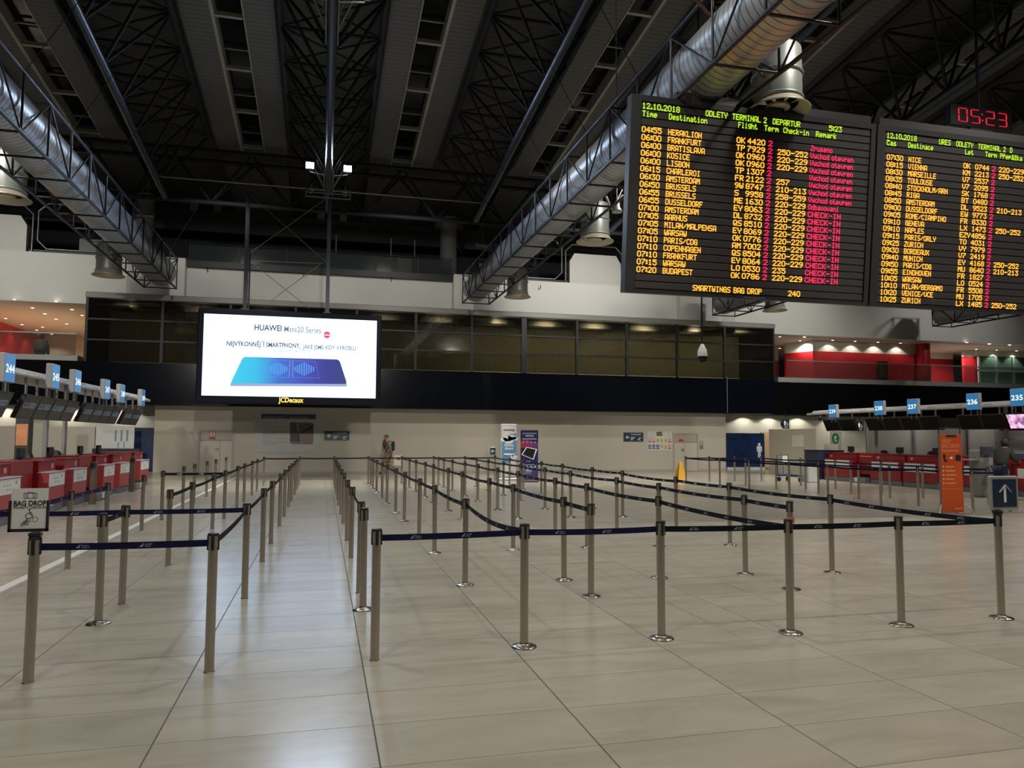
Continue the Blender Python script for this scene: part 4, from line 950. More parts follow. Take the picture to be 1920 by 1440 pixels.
# panels behind the desks
pa, pb = onY(181, 799, 34.4), onY(251, 841, 34.4)
pw = thing('white_poster_wall', 'white poster panel with small figures left of the blue wall, behind the left desks', 'poster', ((pa.x+pb.x)/2, 34.4, .1)); hw = (pb.x-pa.x)/2; zt = pa.z-.1; zb_ = pb.z-.1
MB().box((-hw, -.03, zb_), (hw, .03, zt)).build('sheet', paper, pw); MB().box((-hw-.1, -.1, -.1), (hw+.25, .04, zb_)).build('dark_cabinet', mat('navy_laminate', (.018, .025, .05), .45), pw)
for k in range(3): MB().box((-hw*.02+k*.22, -.034, zt-.62), (-hw*.02+k*.22+.07, -.031, zt-.16)).build('figure_print', mat('grey_print', (.25, .3, .35), .6), pw)
for k in range(2): MB().box((.10+k*.22, -.034, zb_+.02), (.16+k*.22, -.031, zb_+.28)).build('bar_print', mat('pale_blue_print', (.25, .45, .6), .6), pw)
v = onY(45, 820, 28.0); oc = thing('orange_screen_column', 'dark column with an orange picture behind the left desks', 'column', (v.x, 28.0, 0))
MB().bbox((-.2, -.2, 0), (.2, .2, 2.8), .02).build('shaft', mat('dark_grey_column', (.05, .05, .05), .5), oc)
MB().box((-.17, -.206, 1.30), (.17, -.2, 2.0)).build('picture', mat('orange_picture', (.62, .28, .14), .5, var=.5, scale=2), oc)
for i, (a, b) in enumerate([(24.7, 27.2), (22.2, 24.5), (20.9, 22.0)]):
    t = thing('screen_panel', ['farthest grey frosted screen behind the right desks', 'middle grey frosted screen behind the right desks', 'narrow grey frosted screen left of the blue wall'][i], 'screen', (22.4, (a+b)/2, 0), 0, 'grey screens behind the right desks')
    h = (b-a)/2; MB().box((-.02, -h, .3), (.02, h, 2.05)).build('pane', mat('frosted_grey_pane', (.60, .59, .54), .4), t)
    for s in (-1, 1): MB().box((-.04, s*h-.04, 0), (.04, s*h+.04, 2.1)).build('post', ltgrey, t)
def backwall(name, px0, px1, X, z0, z1, label, cat, m):
    ya, yb = onX(px1, 820, X).y, onX(px0, 820, X).y
    t = thing(name, label, cat, (X, (ya+yb)/2, 0)); h = (yb-ya)/2
    MB().box((-.04, -h, z0), (.04, h, z1)).build('panel', m, t); MB().box((-.07, -h-.05, 0), (.05, -h, z1+.08)).build('edge_post', grey_m, t); return t, h
backwall('blue_light_wall', 1738, 1812, 23.4, 0, 2.0, 'saturated blue back wall on both sides of the orange totem', 'wall panel', mat('vivid_blue_panel', (.01, .035, .50), .4))
backwall('maroon_panel', 1814, 1848, 23.0, 0, 2.0, 'dark maroon panel right of the blue wall', 'wall panel', mat('maroon', (.06, .006, .012), .4))
backwall('glass_screen', 1850, 1872, 23.2, 0, 1.95, 'dark green glass screen near the right edge behind the desks', 'wall panel', mat('green_glass_panel', (.02, .12, .08), .25))
t, h = backwall('airline_poster', 1868, 1960, 21.9, 1.0, 1.95, 'white poster with small red and blue marks behind the person at the right', 'poster', paper)
MB().box((-.044, -h, 1.0), (-.041, h, 1.2)).build('blue_band', mat('mid_blue', (.05, .16, .40), .5), t); MB().text('Airlines', .16, (-.045, h*.7, 1.65), -Y_, Z_).build('lettering', MATS['sign_red'], t)
t = thing('kiosk', 'grey self-service kiosk standing left of the person at the right edge', 'kiosk', tuple(onZ(1862, 968, 0)-Vector((0, 0, 0)))); kx = t.location.copy(); t.location = (18.6, 17.9, 0)
MB().bbox((-.25, -.2, 0), (.25, .2, 1.35), .03).build('body', mat('kiosk_grey', (.25, .26, .25), .5), t); MB().bbox((-.24, -.22, 1.15), (.24, -.2, 1.45), .005).build('display', mat('dim_display', (.06, .07, .09), .2), t); MB().bbox((-.62, -.2, 1.05), (-.25, .15, 1.09), .01).build('shelf', MATS['kiosk_grey'], t)
t = thing('green_logo_screen', 'clear panel with a round green letter t logo by the navy cabinet', 'sign', (20.25, 26.4, 1.19))
MB().box((-.01, -.35, 0), (.01, .35, .80)).build('glass_pane', mat('pale_glass_pane', (.5, .52, .5), .15, alpha=.6), t)
MB().prism([(.22*math.cos(k*.2618), .22*math.sin(k*.2618)) for k in range(24)], (-.012, 0, .48), -Y_, Z_, .004).build('green_disc', mat('logo_green', (.01, .22, .05), .4), t)
MB().text('t', .42, (-.022, 0, .36), -Y_, Z_, 0, 'CENTER', .03).build('lettering', white_p, t)
MB().box((-.02, -.1, 0), (.0, .75, .25)).build('notice', paper, t)
# ================================================================== belt posts
belt_navy = mat('navy_belt', (.005, .007, .05), .7, var=.1, scale=20, spec=.2)
belt_dark = mat('dark_teal_belt', (.004, .008, .014), .7, var=.1, scale=20, spec=.15)
belt_txt = mat('pale_belt_print', (.42, .46, .52), .6)
def mesh_post():
    pole = MB().lathe([(.033, 0.0), (.033, .94)], n=20); a = pole.build('pole', steel); 
    head = MB(); head.lathe([(.0355, .862), (.0355, .945)], n=20, mi=1); head.lathe([(.0375, .943), (.0385, .948), (.0385, .958), (.034, .962), (0, .962)], n=20)
    for k in range(4):
        an = k*math.pi/2; c, s = math.cos(an), math.sin(an)
        q = MB(); q.bbox((-.011, .030, .842), (.011, .041, .95), .003); head.add([(x*c-y*s, x*s+y*c, z) for x, y, z in q.v], q.f)
    b = head.build('head', [black, steel])
    pl = MB(); pl.lathe([(.102, 0), (.102, .005), (.094, .012), (.06, .018), (.036, .024), (.036, .034)], n=28); c_ = pl.build('base_plate', steel_d)
    cl = MB(); cl.lathe([(.038, .0), (.038, .003), (.033, .004)], n=20); d = cl.build('floor_collar', steel_d)
    out = [x.data for x in (a, b, c_, d)]
    for x in (a, b, c_, d): bpy.data.objects.remove(x)
    return out
PM = mesh_post()
COLS = {
 -3.02: ('by the white floor strip at the far left', [8.2, 10.44, 12.11, 14.34, 16.02, 18.3, 19.8, 21.86, 23.52, 25.94]),
 -1.87: ('in the second row left of the aisle', [5.76, 7.38, 8.17, 10.43, 12.11, 14.37, 16.01, 18.3, 19.88, 22.05, 23.69, 26.3]),
 -.735: ('along the left side of the aisle', [5.73, 8.19, 10.5, 12.2, 14.54, 16.26, 18.36, 20.0, 22.2, 23.93, 25.0, 26.5]),
 .41: ('along the right side of the aisle', [5.75, 7.42, 8.2, 10.57, 12.32, 14.69, 16.44, 18.58, 20.14, 22.45, 24.0, 25.3, 26.6]),
 1.58: ('in the leftmost of five maze rows', [5.84, 8.37, 10.74, 12.5, 14.83, 16.6, 18.9, 20.5, 22.63, 24.21, 25.43, 26.8]),
 2.75: ('in the second maze row from the aisle', [5.82, 7.5, 8.4, 10.8, 12.45, 14.96, 16.7, 19.03, 20.6, 22.66, 24.48, 26.85]),
 3.9: ('in the middle one of five maze rows', [5.73, 8.3, 10.8, 12.4, 14.92, 16.77, 19.03, 20.82, 22.92, 24.62, 25.79, 26.96]),
 5.03: ('in the fourth maze row from the aisle', [5.74, 7.36, 8.28, 10.7, 12.4, 14.92, 16.78, 19.02, 20.9, 22.94, 24.77, 26.9]),
 6.15: ('in the outermost of five maze rows', [5.76, 8.15, 10.55, 12.37, 14.84, 16.67, 18.95, 20.9, 22.9, 24.7, 26.9]),
 13.4: ('in the leftmost line before the right desks', [15.85, 17.85, 19.6, 21.75, 23.6, 26.1]),
 14.4: ('in the second line before the right desks', [14.12, 15.73, 17.87, 19.61, 21.77, 23.59, 26.13]),
 15.4: ('in the third line before the right desks', [14.08, 15.7, 17.85, 19.44, 21.63, 26.0]),
 16.4: ('in the line closest to the right desks', [15.6, 17.74, 19.34, 21.45, 23.3, 25.76]),
}
PLATE = {(-1.87, 7.38), (.41, 7.42)}
posts = {}
def lay_post(x, y, label, plate):
    t = thing('belt_post', label, 'belt post', (x, y, 0), 0, 'steel retractable-belt queue posts')
    for nm, me in (('pole', PM[0]), ('head', PM[1])) + ((('base_plate', PM[2]),) if plate else (('floor_collar', PM[3]),)):
        o = bpy.data.objects.new(nm, me); COL.objects.link(o); o.parent = t
    posts[(x, y)] = t; return t
jit = random.Random(3)
for x, (nm, ys) in COLS.items():
    for i, y in enumerate(ys):
        plate = (1.5 < x < 7) or (x, y) in PLATE
        t = lay_post(x, y, 'steel belt post, %s from the front %s' % (ordn[i], nm), plate)
        if x < 13 and y > 6: t.rotation_euler = (jit.uniform(-.006, .006), jit.uniform(-.006, .006), 0)
o = MB().box((-.034, -.0345, .72), (.034, .0, .79)); o.build('orange_sticker', mat('orange_sticker', (.7, .12, .02), .5), posts[(5.03, 7.36)])
lay_post(-4.2, 8.2, 'brushed steel belt post cut off at the left edge of the photo', False)
def logo(mb, o, u, v, s, mi=0):
    for k, h in enumerate((.35, .6, .9)):
        mb.add([o+u*(k*.3)*s, o+u*(k*.3+.18)*s, o+u*(k*.3+.38)*s+v*h*s, o+u*(k*.3+.22)*s+v*h*s], [(0, 1, 2, 3)], mi)
def belt(pa, pb, mtl=None, sag=None, side=None, txt=True):
    """a belt drawn out of post pa to post pb"""
    ta = posts[pa]; A = Vector((pa[0], pa[1], .8925)); B = Vector((pb[0], pb[1], .8925)); d = (B-A); L_ = d.length; u = d.normalized(); A = A+u*.04; B = B-u*.04
    sag = sag if sag is not None else .0065*L_*L_/2.0
    n = 10; H = .0235; nn = Vector((-u.y, u.x, 0)); off = Vector((pa[0], pa[1], 0))
    def c(t): p = A.lerp(B, t); return p-Z_*(sag*4*t*(1-t))
    mb = MB(); vs = []
    for k in range(n+1):
        p = c(k/n)-off
        for s, h in ((-1, -1), (-1, 1), (1, 1), (1, -1)): vs.append(p+nn*s*.0012+Z_*h*H)
    fs = []
    for k in range(n):
        for q in range(4): j = (q+1) % 4; fs.append((k*4+q, k*4+j, k*4+4+j, k*4+4+q))
    mb.add(vs, fs); o = mb.build('belt', mtl or belt_dark, ta)
    o.rotation_euler = (0, 0, 0)
    if txt:
        # printing on the side that faces the camera
        to_cam = Vector((0, 0, 0))-A; s = 1 if nn.dot(to_cam) > 0 else -1
        uu = nn.cross(Z_)*(-1)*s; uu = (Z_.cross(nn*s)).normalized()
        q = MB(); step = .43; k = 0; t0 = .30
        dist = (A.lerp(B, .5)).length
        while t0+k*step < L_-.12:
            t = (t0+k*step)/L_; p = c(t)-off+nn*s*.0026; sl = (c(min(1, t+.05))-c(max(0, t-.05))).normalized(); ux = sl if sl.dot(uu) > 0 else -sl
            uy = (nn*s).cross(ux).normalized(); 
            logo(q, p-ux*.066-uy*.011, ux, uy, .028)
            a, b = (('Letiště', 'Praha') if k % 2 else ('Prague', 'Airport'))
            if dist < 13:
                q.text(a, .017, p-ux*.030+uy*.002, ux, uy, res=1); q.text(b, .017, p-ux*.030-uy*.012, ux, uy, res=1)
            else:
                for dz in (.003, -.011): q.add([p-ux*.030+uy*dz, p+ux*.028+uy*dz, p+ux*.028+uy*(dz+.009), p-ux*.030+uy*(dz+.009)], [(0, 1, 2, 3)])
            k += 1
        if q.v: q.build('belt_print', belt_txt, o)
    return o
fr = [(x, y) for (x, y) in ((.41, 5.75), (1.58, 5.84), (2.75, 5.82), (3.9, 5.73), (5.03, 5.74), (6.15, 5.76))]
for i in range(5): belt(fr[i], fr[i+1], belt_navy if i < 2 else belt_dark, .004 if i != 1 else .008)
belt((-1.87, 5.76), (-.735, 5.73), belt_navy, .005)
belt((-1.87, 8.17), (-.735, 8.19), belt_navy, .004); belt((-3.02, 8.2), (-1.87, 8.17), belt_navy, .006); belt((-4.2, 8.2) if False else (-3.02, 8.2), (-4.2, 8.2), belt_navy, .006)
belt((-3.02, 16.02), (-1.87, 16.01), belt_dark, .004)
def run(x, skip=(), m=None, txt=True, upto=None, frm=None):
    ys = [y for y in COLS[x][1] if y not in skip]
    for a, b in zip(ys[:-1], ys[1:]): belt((x, b), (x, a), m, None, None, txt)
run(1.58, (5.84,)); belt((1.58, 8.37), (1.58, 5.84), None, .06); run(2.75, (5.82,)); run(3.9); run(5.03, (5.74,)); run(6.15)
run(.41, (5.75, 7.42), txt=False); run(-.735, (), txt=False)
run(-1.87, (5.76, 7.38, 8.17), txt=False); belt((-1.87, 8.17), (-1.87, 7.38), None, .004)
belt((-3.02, 12.11), (-3.02, 10.44), belt_navy); belt((-3.02, 10.44), (-3.02, 8.2), belt_navy)
back = [(-1.87, 26.3), (-.735, 26.5), (.41, 26.6), (1.58, 26.8), (2.75, 26.85), (3.9, 26.96), (5.03, 26.9), (6.15, 26.9)]
for a, b in zip(back[:-1], back[1:]): belt(a, b, None, .006, None, False)
run(13.4, txt=False); run(14.4, (), belt_navy, txt=False); run(16.4, (), belt_navy, txt=False)
for a, b in (((13.4, 26.1), (14.4, 26.13)), ((14.4, 26.13), (15.4, 26.0)), ((15.4, 26.0), (16.4, 25.76)), ((13.4, 15.85), (14.4, 15.73)), ((14.4, 14.12), (15.4, 14.08)), ((13.4, 23.6), (14.4, 23.59))): belt(a, b, belt_navy, .006, None, False)
# ------------------------------------------------------------------ signs standing on posts
def sign_head(post, w, h, z0, label, frame_m_, face_m, name='sign_frame'):
    t = thing(name, label, 'sign', (post[0], post[1], .962))
    MB().bbox((-.035, -.035, 0), (.035, .035, .03), .006).build('clamp', black, t)
    return t
t = sign_head((-1.87, 5.76), .28, .34, 0, 'white bag drop priority check-in sign in a black holder on the front left post', None, None)
a, b = onY(23, 913, 5.76), onY(90, 993, 5.76); w = (b.x-a.x); h = a.z-b.z; zb = .035
x0 = a.x+1.87
MB().box((x0-.012, -.012, zb), (x0+w, .012, zb+.02)).box((x0-.012, -.012, zb), (x0+.004, .012, zb+h*.72)).box((x0+w-.012, -.012, zb), (x0+w, .012, zb+h*.72)).build('holder', black, t)
sh = MB().box((x0, -.006, zb+.015), (x0+w-.008, .004, zb+h)).build('sheet', paper, t)
ink_b = mat('black_ink', (.02, .02, .022), .6)
m = MB(); cxs = x0+w/2
m.text('BAG DROP', .048, (cxs, -.0075, zb+h*.60), X_, Z_, 0, 'CENTER', .03, 3, fit=w*.86); m.text('PRIORITY CHECK-IN', .022, (cxs, -.0075, zb+h*.53), X_, Z_, 0, 'CENTER', .012, 2, fit=w*.86)
def case(m, cx, z, s):
    for (xa, xb, za, zc) in ((-1, 1, 0, .06), (-1, 1, .84, .9), (-1, -.94, 0, .9), (.94, 1, 0, .9), (-.45, -.38, 0, .9), (.38, .45, 0, .9), (-.72, -.66, 0, .9), (.66, .72, 0, .9), (-.4, .4, 1.0, 1.06), (-.4, -.34, .85, 1.05), (.34, .4, .85, 1.05)): m.box((cx+xa*s, -.0076, z+za*s), (cx+xb*s, -.0068, z+zc*s))
case(m, cxs, zb+h*.77, .040)
def arc(m, cx, z, r, a0, a1, wd, y=-.0075, n=16):
    for k in range(n):
        p, q = math.radians(a0+(a1-a0)*k/n), math.radians(a0+(a1-a0)*(k+1)/n)
        m.add([(cx+r*math.cos(p), y, z+r*math.sin(p)), (cx+r*math.cos(q), y, z+r*math.sin(q)), (cx+(r-wd)*math.cos(q), y, z+(r-wd)*math.sin(q)), (cx+(r-wd)*math.cos(p), y, z+(r-wd)*math.sin(p))], [(0, 1, 2, 3)])
def wheelchair(m, cx, z, s, y=-.0075):
    arc(m, cx-.1*s, z, .5*s, 100, 350, .1*s, y)
    m.prism([(.12*s*math.cos(k*.52), .12*s*math.sin(k*.52)) for k in range(12)], (cx-.05*s, y+.001, z+1.0*s), X_, Z_, .002)
    m.bar((cx-.04*s, y, z+.85*s), (cx, y, z+.3*s), .15*s, .002); m.bar((cx, y, z+.32*s), (cx+.38*s, y, z+.3*s), .12*s, .002); m.bar((cx+.36*s, y, z+.3*s), (cx+.58*s, y, z-.35*s), .12*s, .002); m.bar((cx-.02*s, y, z+.6*s), (cx+.3*s, y, z+.58*s), .09*s, .002)
wheelchair(m, cxs, zb+h*.365, .042)
m.bar((cxs-.05, -.0075, zb+.045), (cxs-.01, -.0075, zb+.085), .02, .001); m.bar((cxs-.035, -.0075, zb+.07), (cxs+.01, -.0075, zb+.075), .01, .001); m.bar((cxs-.03, -.0075, zb+.055), (cxs-.005, -.0075, zb+.052), .008, .001)
arc(m, cxs+.035, zb+.082, .018, 0, 360, .002)
m.build('lettering', ink_b, sh)
def arrow_sign(post, pts, label, up, bevel=.012):
    t = sign_head(post, 0, 0, 0, label, None, None)
    (a, b) = pts; P, Q_ = onY(*a, post[1]), onY(*b, post[1]); x0, x1 = P.x-post[0], Q_.x-post[0]; z0, z1 = .03, .03+(P.z-Q_.z)
    e = (x1-x0)*.09
    MB().bbox((x0, -.015, z0), (x1, .015, z1), .008).build('frame', ltgrey, t)
    f = MB().box((x0+e, -.019, z0+e), (x1-e, -.014, z1-e)).build('face', mat('navy_sign_face', (.012, .028, .06), .35), t)
    cx, cz_, s = (x0+x1)/2, (z0+z1)/2, (x1-x0)*.26
    m = MB(); u, v = (X_, Z_) if up else (-Z_, -X_)
    c = Vector((cx, -.0195, cz_))
    for (p, q) in (((0, -1), (0, .8)), ((-.8, .1), (0, .92)), ((.8, .1), (0, .92))): m.bar(c+u*p[0]*s+v*p[1]*s, c+u*q[0]*s+v*q[1]*s, .32*s if up else .001, .001 if up else .32*s)
    m.build('arrow', white_p, f); return t
arrow_sign((6.15, 5.76), ((1853, 898), (1909, 961)), 'navy sign with white upward arrow on the post at the right', True)
arrow_sign((6.15, 26.9), ((918, 840), (930, 855)), 'small navy sign with left arrow on the far corner post', False)
# ------------------------------------------------------------------ things on the back wall
def wall_sign(px0, py0, px1, py1, y, label, name, cat, mface, th=.02):
    P, Q_ = onY(px0, py0, y), onY(px1, py1, y)
    t = thing(name, label, cat, ((P.x+Q_.x)/2, y, Q_.z)); w, h = Q_.x-P.x, P.z-Q_.z
    MB().box((-w/2, -th, 0), (w/2, -.001, h)).build('panel', mface, t); return t, w, h
for (q, lab) in (((608, 808, 655, 826), 'navy departures direction sign with left arrow beside the grey notice board'), ((1169, 811, 1206, 828), 'navy departures direction sign left of the colourful safety board')):
    t, w, h = wall_sign(*q, BY, lab, 'departures_sign', 'sign', mat('navy_sign_face', (.012, .028, .06), .35))
    m = MB(); k = h; c = Vector((-w/2+.2*w, -.022, h*.48))
    m.bar(c-X_*.16*k, c+X_*.22*k, .001, .09*k); m.bar(c-X_*.2*k, c+Vector((.0, 0, .17*k)), .001, .08*k); m.bar(c-X_*.2*k, c+Vector((.0, 0, -.17*k)), .001, .08*k)
    m.text('TO DEPARTURES', .2*k, (.12*w, -.022, h*.72), X_, Z_, 0, 'CENTER', .01, 2, fit=w*.5)
    for i in range(3): m.box((-.14*w, -.0225, h*(.42-i*.13)), (-.14*w+w*(.22-.06*i), -.022, h*(.48-i*.13)))
    c = Vector((w*.3, -.022, h*.32)); m.bar(c-Vector((.22*k, 0, .1*k)), c+Vector((.26*k, 0, .12*k)), .001, .06*k); m.bar(c, c+Vector((-.1*k, 0, .16*k)), .001, .05*k); m.bar(c, c+Vector((.02*k, 0, -.14*k)), .001, .05*k); m.box((c.x-.2*k, -.0225, c.z-.2*k), (c.x+.2*k, -.022, c.z-.17*k))
    m.build('lettering', white_p, t)
t, w, h = wall_sign(478, 771, 599, 848, BY, 'large pale grey notice board with navy title bar and photo', 'notice_board', 'board', mat('pale_grey_board', (.42, .445, .44), .5, var=.03))
o = Vector((onY(478, 771, BY).x+w/2, BY, onY(599, 848, BY).z))
def NB(px, py): v = onY(px, py, BY)-o; v.y = 0; return v
a, b = NB(490, 776), NB(592, 786); bar_ = MB().box((a.x, -.028, b.z), (b.x, -.02, a.z)).build('title_bar', mat('navy_sign_face', (.012, .028, .06), .35), t)
MB().text('Obchodní zóna T2 - komerční zóny', .2, (a.x+.08, -.03, a.z-.2), X_, Z_, 0, 'LEFT', .01, 2, fit=(b.x-a.x)*.84).build('lettering', mat('dim_grey_print', (.20, .24, .30), .6), bar_)
m = MB()
for i in range(12):
    p, q = NB(492, 792.5+i*3.6), NB(492+(10 if i % 2 else 42)+7*(i % 3), 793.7+i*3.6); m.box((p.x, -.0225, q.z), (q.x, -.02, p.z))
m.build('text_lines', mat('faint_grey_print', (.27, .29, .29), .6), t)
P = [NB(x, y) for x, y in ((544, 793), (546, 791.5), (585, 793), (588, 795), (587, 831), (585, 833), (546, 832.5), (543.5, 830))]
ph = MB().prism([(p.x, p.z) for p in reversed(P)], (0, -.02, 0), X_, Z_, .008).build('photo', mat('brown_photo', (.10, .075, .065), .4, var=.3, scale=1.5), t)
def npoly(pts, m_, nm): P = [NB(*p) for p in pts]; return MB().add([(p.x, -.0295, p.z) for p in P], [tuple(range(len(P)))]).build(nm, m_, ph)
npoly([(561, 815), (586, 814), (586, 832), (561, 832)], mat('photo_floor_tan', (.20, .14, .11), .5), 'photo_detail')
npoly([(544, 812), (561, 812), (562, 828), (544, 828)], mat('photo_dark', (.035, .035, .04), .5), 'photo_detail')
npoly([(564, 810), (587, 796), (587, 803), (566, 812)], mat('photo_black', (.015, .012, .012), .5), 'photo_detail')
npoly([(556, 793), (558, 793), (561, 808), (559, 810)], mat('photo_pale', (.30, .27, .26), .5), 'photo_detail')
t, w, h = wall_sign(1213, 809, 1260, 845, BY, 'white safety board with two rows of coloured warning symbols', 'safety_board', 'board', mat('white_board', (.55, .56, .54), .5))
m_red, m_yel, m_blu = mat('safety_red', (.45, .015, .02), .5), mat('safety_yellow', (.55, .42, .01), .5), mat('safety_blue', (.01, .05, .25), .5)
MB().box((-.12*w, -.026, h*.78), (.10*w, -.02, h*.98)).build('black_plate', black, t)
MB().text('STOP', .13, (-.01*w, -.0275, h*.83), X_, Z_, 0, 'CENTER', .02, 2, fit=.17*w).build('lettering', m_yel, t)
def circ(n=14, r=1.0): return [(r*math.cos(2*math.pi*k/n), r*math.sin(2*math.pi*k/n)) for k in range(n)]
kinds = [['r', 'r', 'y', 'y', 'y', 'r'], ['b', 'b', 'b', 'n', 'y', 'r']]
for r_ in range(2):
    for c_ in range(6):
        kx, kz = -w/2+w*(.10+c_*.16), h*(.58 if r_ == 0 else .24); s = h*.085; k = kinds[r_][c_]
        m = MB(); mm = {'r': m_red, 'y': m_yel, 'b': m_blu, 'n': m_red}[k]
        if k == 'y': m.prism([(-s*1.1, -s), (s*1.1, -s), (0, s)], (kx, -.02, kz), X_, Z_, .003); m.prism([(-s*.25, -s*.6), (s*.25, -s*.6), (0, s*.3)], (kx, -.0235, kz), X_, Z_, .001, 1)
        else:
            m.prism([(a*s, b*s) for a, b in circ()], (kx, -.02, kz), X_, Z_, .003)
            if k != 'b': m.prism([(a*s*.7, b*s*.7) for a, b in circ()], (kx, -.0235, kz), X_, Z_, .001, 2)
            m.box((kx-s*.25, -.0255, kz-s*.35), (kx+s*.3, -.0248, kz+s*.3), 2 if k == 'b' else 1)
        if k != 'n': m.box((kx-s*1.1, -.023, kz-s*1.75), (kx+s*1.1, -.02, kz-s*1.2))
        m.build('safety_symbol', [mm, black, white_p], t)
t, w, h = wall_sign(1311, 826, 1319, 843, BY, 'small pale card reader plate right of the right-hand door', 'wall_plate', 'plate', mat('grey_plate', (.33, .33, .31), .5))
MB().box((-w*.3, -.03, h*.1), (w*.3, -.02, h*.5)).build('keypad', grey_m, t)
# hanging toilet signs and small camera at the right
for (px, py, wd, hh, Y, lab) in ((1473, 795, .30, .33, 32.0, 'hanging dark toilet sign before the blue wall'), (1612, 799, .30, .33, 30.5, 'hanging dark toilet sign between the two black monitors')):
    p = onY(px, py, Y); t = thing('toilet_sign', lab, 'sign', tuple(p), 0, 'hanging toilet signs')
    W_ = .19; H_ = .22
    MB().bbox((-W_, -.03, -H_), (W_, .03, H_), .01).build('box', mat('black_sign_box', (.02, .02, .018), .4), t)
    m = MB(); pictoman(m, -.06, -.034, -.08, .25); wheelchair(m, .07, -.02, .10, -.034); m.text('TOILETS', .06, (0, -.035, -.17), X_, Z_, 0, 'CENTER', .01, 2, fit=.2); m.build('symbols', emis('sign_white_soft', (.8, .85, .8), .9), t)
    MB().box((-W_-.07, -.02, -.12), (-W_, .02, .12)).build('side_bracket', black_m, t)
    MB().tube([(0, 0, H_), (0, 0, 3.0-p.z+.0)], .012, 6).build('rod', black_m, t)
p = onY(1538, 785, 33); t = thing('ceiling_camera', 'small round black camera under the soffit left of the far right monitors', 'security camera', tuple(p)); MB().lathe([(0, -.09), (.07, -.06), (.09, .0), (.06, .06)], n=14).build('ball', black, t); MB().tube([(0, 0, .05), (0, 0, .18)], .03, 8).build('mount', ltgrey, t)
# ------------------------------------------------------------------ banners and totem
p = onZ(955, 900, 0); bn = thing('airline_banner_stand', 'tall pale aluminium banner stand with blue sky picture, Welcome Aboard', 'banner', (p.x, p.y, 0))
def BP(px, py): v = onY(px, py, p.y); return v.x-p.x, v.z
(x0, z1), (x1, _z) = BP(938, 795), BP(970, 795)
MB().bbox((x0, -.04, .08), (x1, .04, z1), .02).build('frame', ltgrey, bn)
MB().bbox((x0-.1, -.2, 0), (x1+.1, .2, .08), .03).build('foot', ltgrey, bn)
e = .06
pn = MB().box((x0+e, -.046, .15), (x1-e, -.04, z1-.06)).build('print_panel', mat('pale_print', (.50, .49, .47), .4), bn)
skyb = mat('sky_blue_print', (.09, .21, .36), .4, var=.3, scale=1.5)
H1 = z1-.06
wd_ = x1-x0-2*e
MB().prism([(0, H1*.33), (wd_*.35, H1*.30), (wd_, H1*.40), (wd_, H1*.86), (wd_*.6, H1*.84), (0, H1*.78)], (x0+e, -.047, 0), X_, Z_, .002).build('sky_print', skyb, pn)
m = MB()
for (cx, cz_, r) in ((.15, .74, .10), (.42, .76, .13), (.72, .78, .12), (.9, .76, .09), (.5, .71, .12), (.85, .42, .10)): m.prism([(a*r*1.5, b*r*.8) for a, b in circ(14)], (x0+e+cx*wd_, -.050, cz_*H1), X_, Z_, .001)
m.build('cloud_print', mat('cloud_white', (.55, .58, .62), .5), pn)
m = MB(); m.text('smartwings', .12, (x0+e+wd_/2, -.052, H1*.905), X_, Z_, 0, 'CENTER', .02, 2, fit=wd_*.8); m.build('lettering', ink_b, pn)
m = MB(); m.text('Welcome', .14, (x0+e+wd_/2, -.052, H1*.62), X_, Z_, 0, 'CENTER', .01, 2, fit=wd_*.7); m.text('Aboard', .14, (x0+e+wd_/2, -.052, H1*.56), X_, Z_, 0, 'CENTER', .01, 2, fit=wd_*.6); m.build('lettering', white_p, pn)
m = MB(); m.prism([(-.22, 0), (-.16, .03), (.18, .02), (.24, .06), (.22, 0), (.1, -.03), (-.15, -.03)], (x0+e+wd_/2, -.052, H1*.475), X_, Z_, .001); m.build('aircraft_print', white_p, pn)
m = MB(); m.prism([(-.15, -.08), (-.1, -.08), (-.1, -.03), (-.15, -.03)], (x0+e+wd_/2, -.0535, H1*.475), X_, Z_, .001); m.prism([(.12, -.09), (.17, -.09), (.17, -.03), (.12, -.03)], (x0+e+wd_/2, -.0535, H1*.475), X_, Z_, .001); m.build('engine_print', ink_b, pn)
MB().text('CONNECTED', .07, (x0+e+wd_/2, -.052, H1*.14), X_, Z_, 0, 'CENTER', .015, 2, fit=wd_*.6).build('lettering', MATS['safety_red'], pn)
p = onZ(995, 904, 0); bn = thing('blue_roll_up_banner', 'dark blue roll-up banner with a tilted tablet picture beside the pale stand', 'banner', (p.x, p.y, 0))
(x0, z1), (x1, _z) = BP(976, 807), BP(1009, 807)
MB().bbox((x0-.02, -.09, 0), (x1+.02, .09, .07), .02).build('cassette', black, bn)
sh = MB().box((x0, -.006, .06), (x1, .0, z1)).build('print_sheet', mat('deep_blue_print', (.008, .012, .09), .45, var=.05), bn)
MB().box((x0, -.02, z1), (x1, .012, z1+.02)).build('top_bar', grey_m, bn)
wd_ = x1-x0; H1 = z1
def rg():
    m = bpy.data.materials.new('purple_red_print'); m.use_nodes = True; nt = m.node_tree; b = nt.nodes['Principled BSDF']; tc = nt.nodes.new('ShaderNodeTexCoord'); g = nt.nodes.new('ShaderNodeSeparateXYZ'); mr = nt.nodes.new('ShaderNodeMapRange'); cr = nt.nodes.new('ShaderNodeValToRGB')
    mr.inputs[1].default_value = x0; mr.inputs[2].default_value = x1; nt.links.new(tc.outputs['Object'], g.inputs[0]); nt.links.new(g.outputs[0], mr.inputs[0]); nt.links.new(mr.outputs[0], cr.inputs[0]); nt.links.new(cr.outputs[0], b.inputs['Base Color'])
    e = cr.color_ramp.elements; e[0].color = (.30, .02, .06, 1); e[1].color = (.10, .03, .20, 1); return m
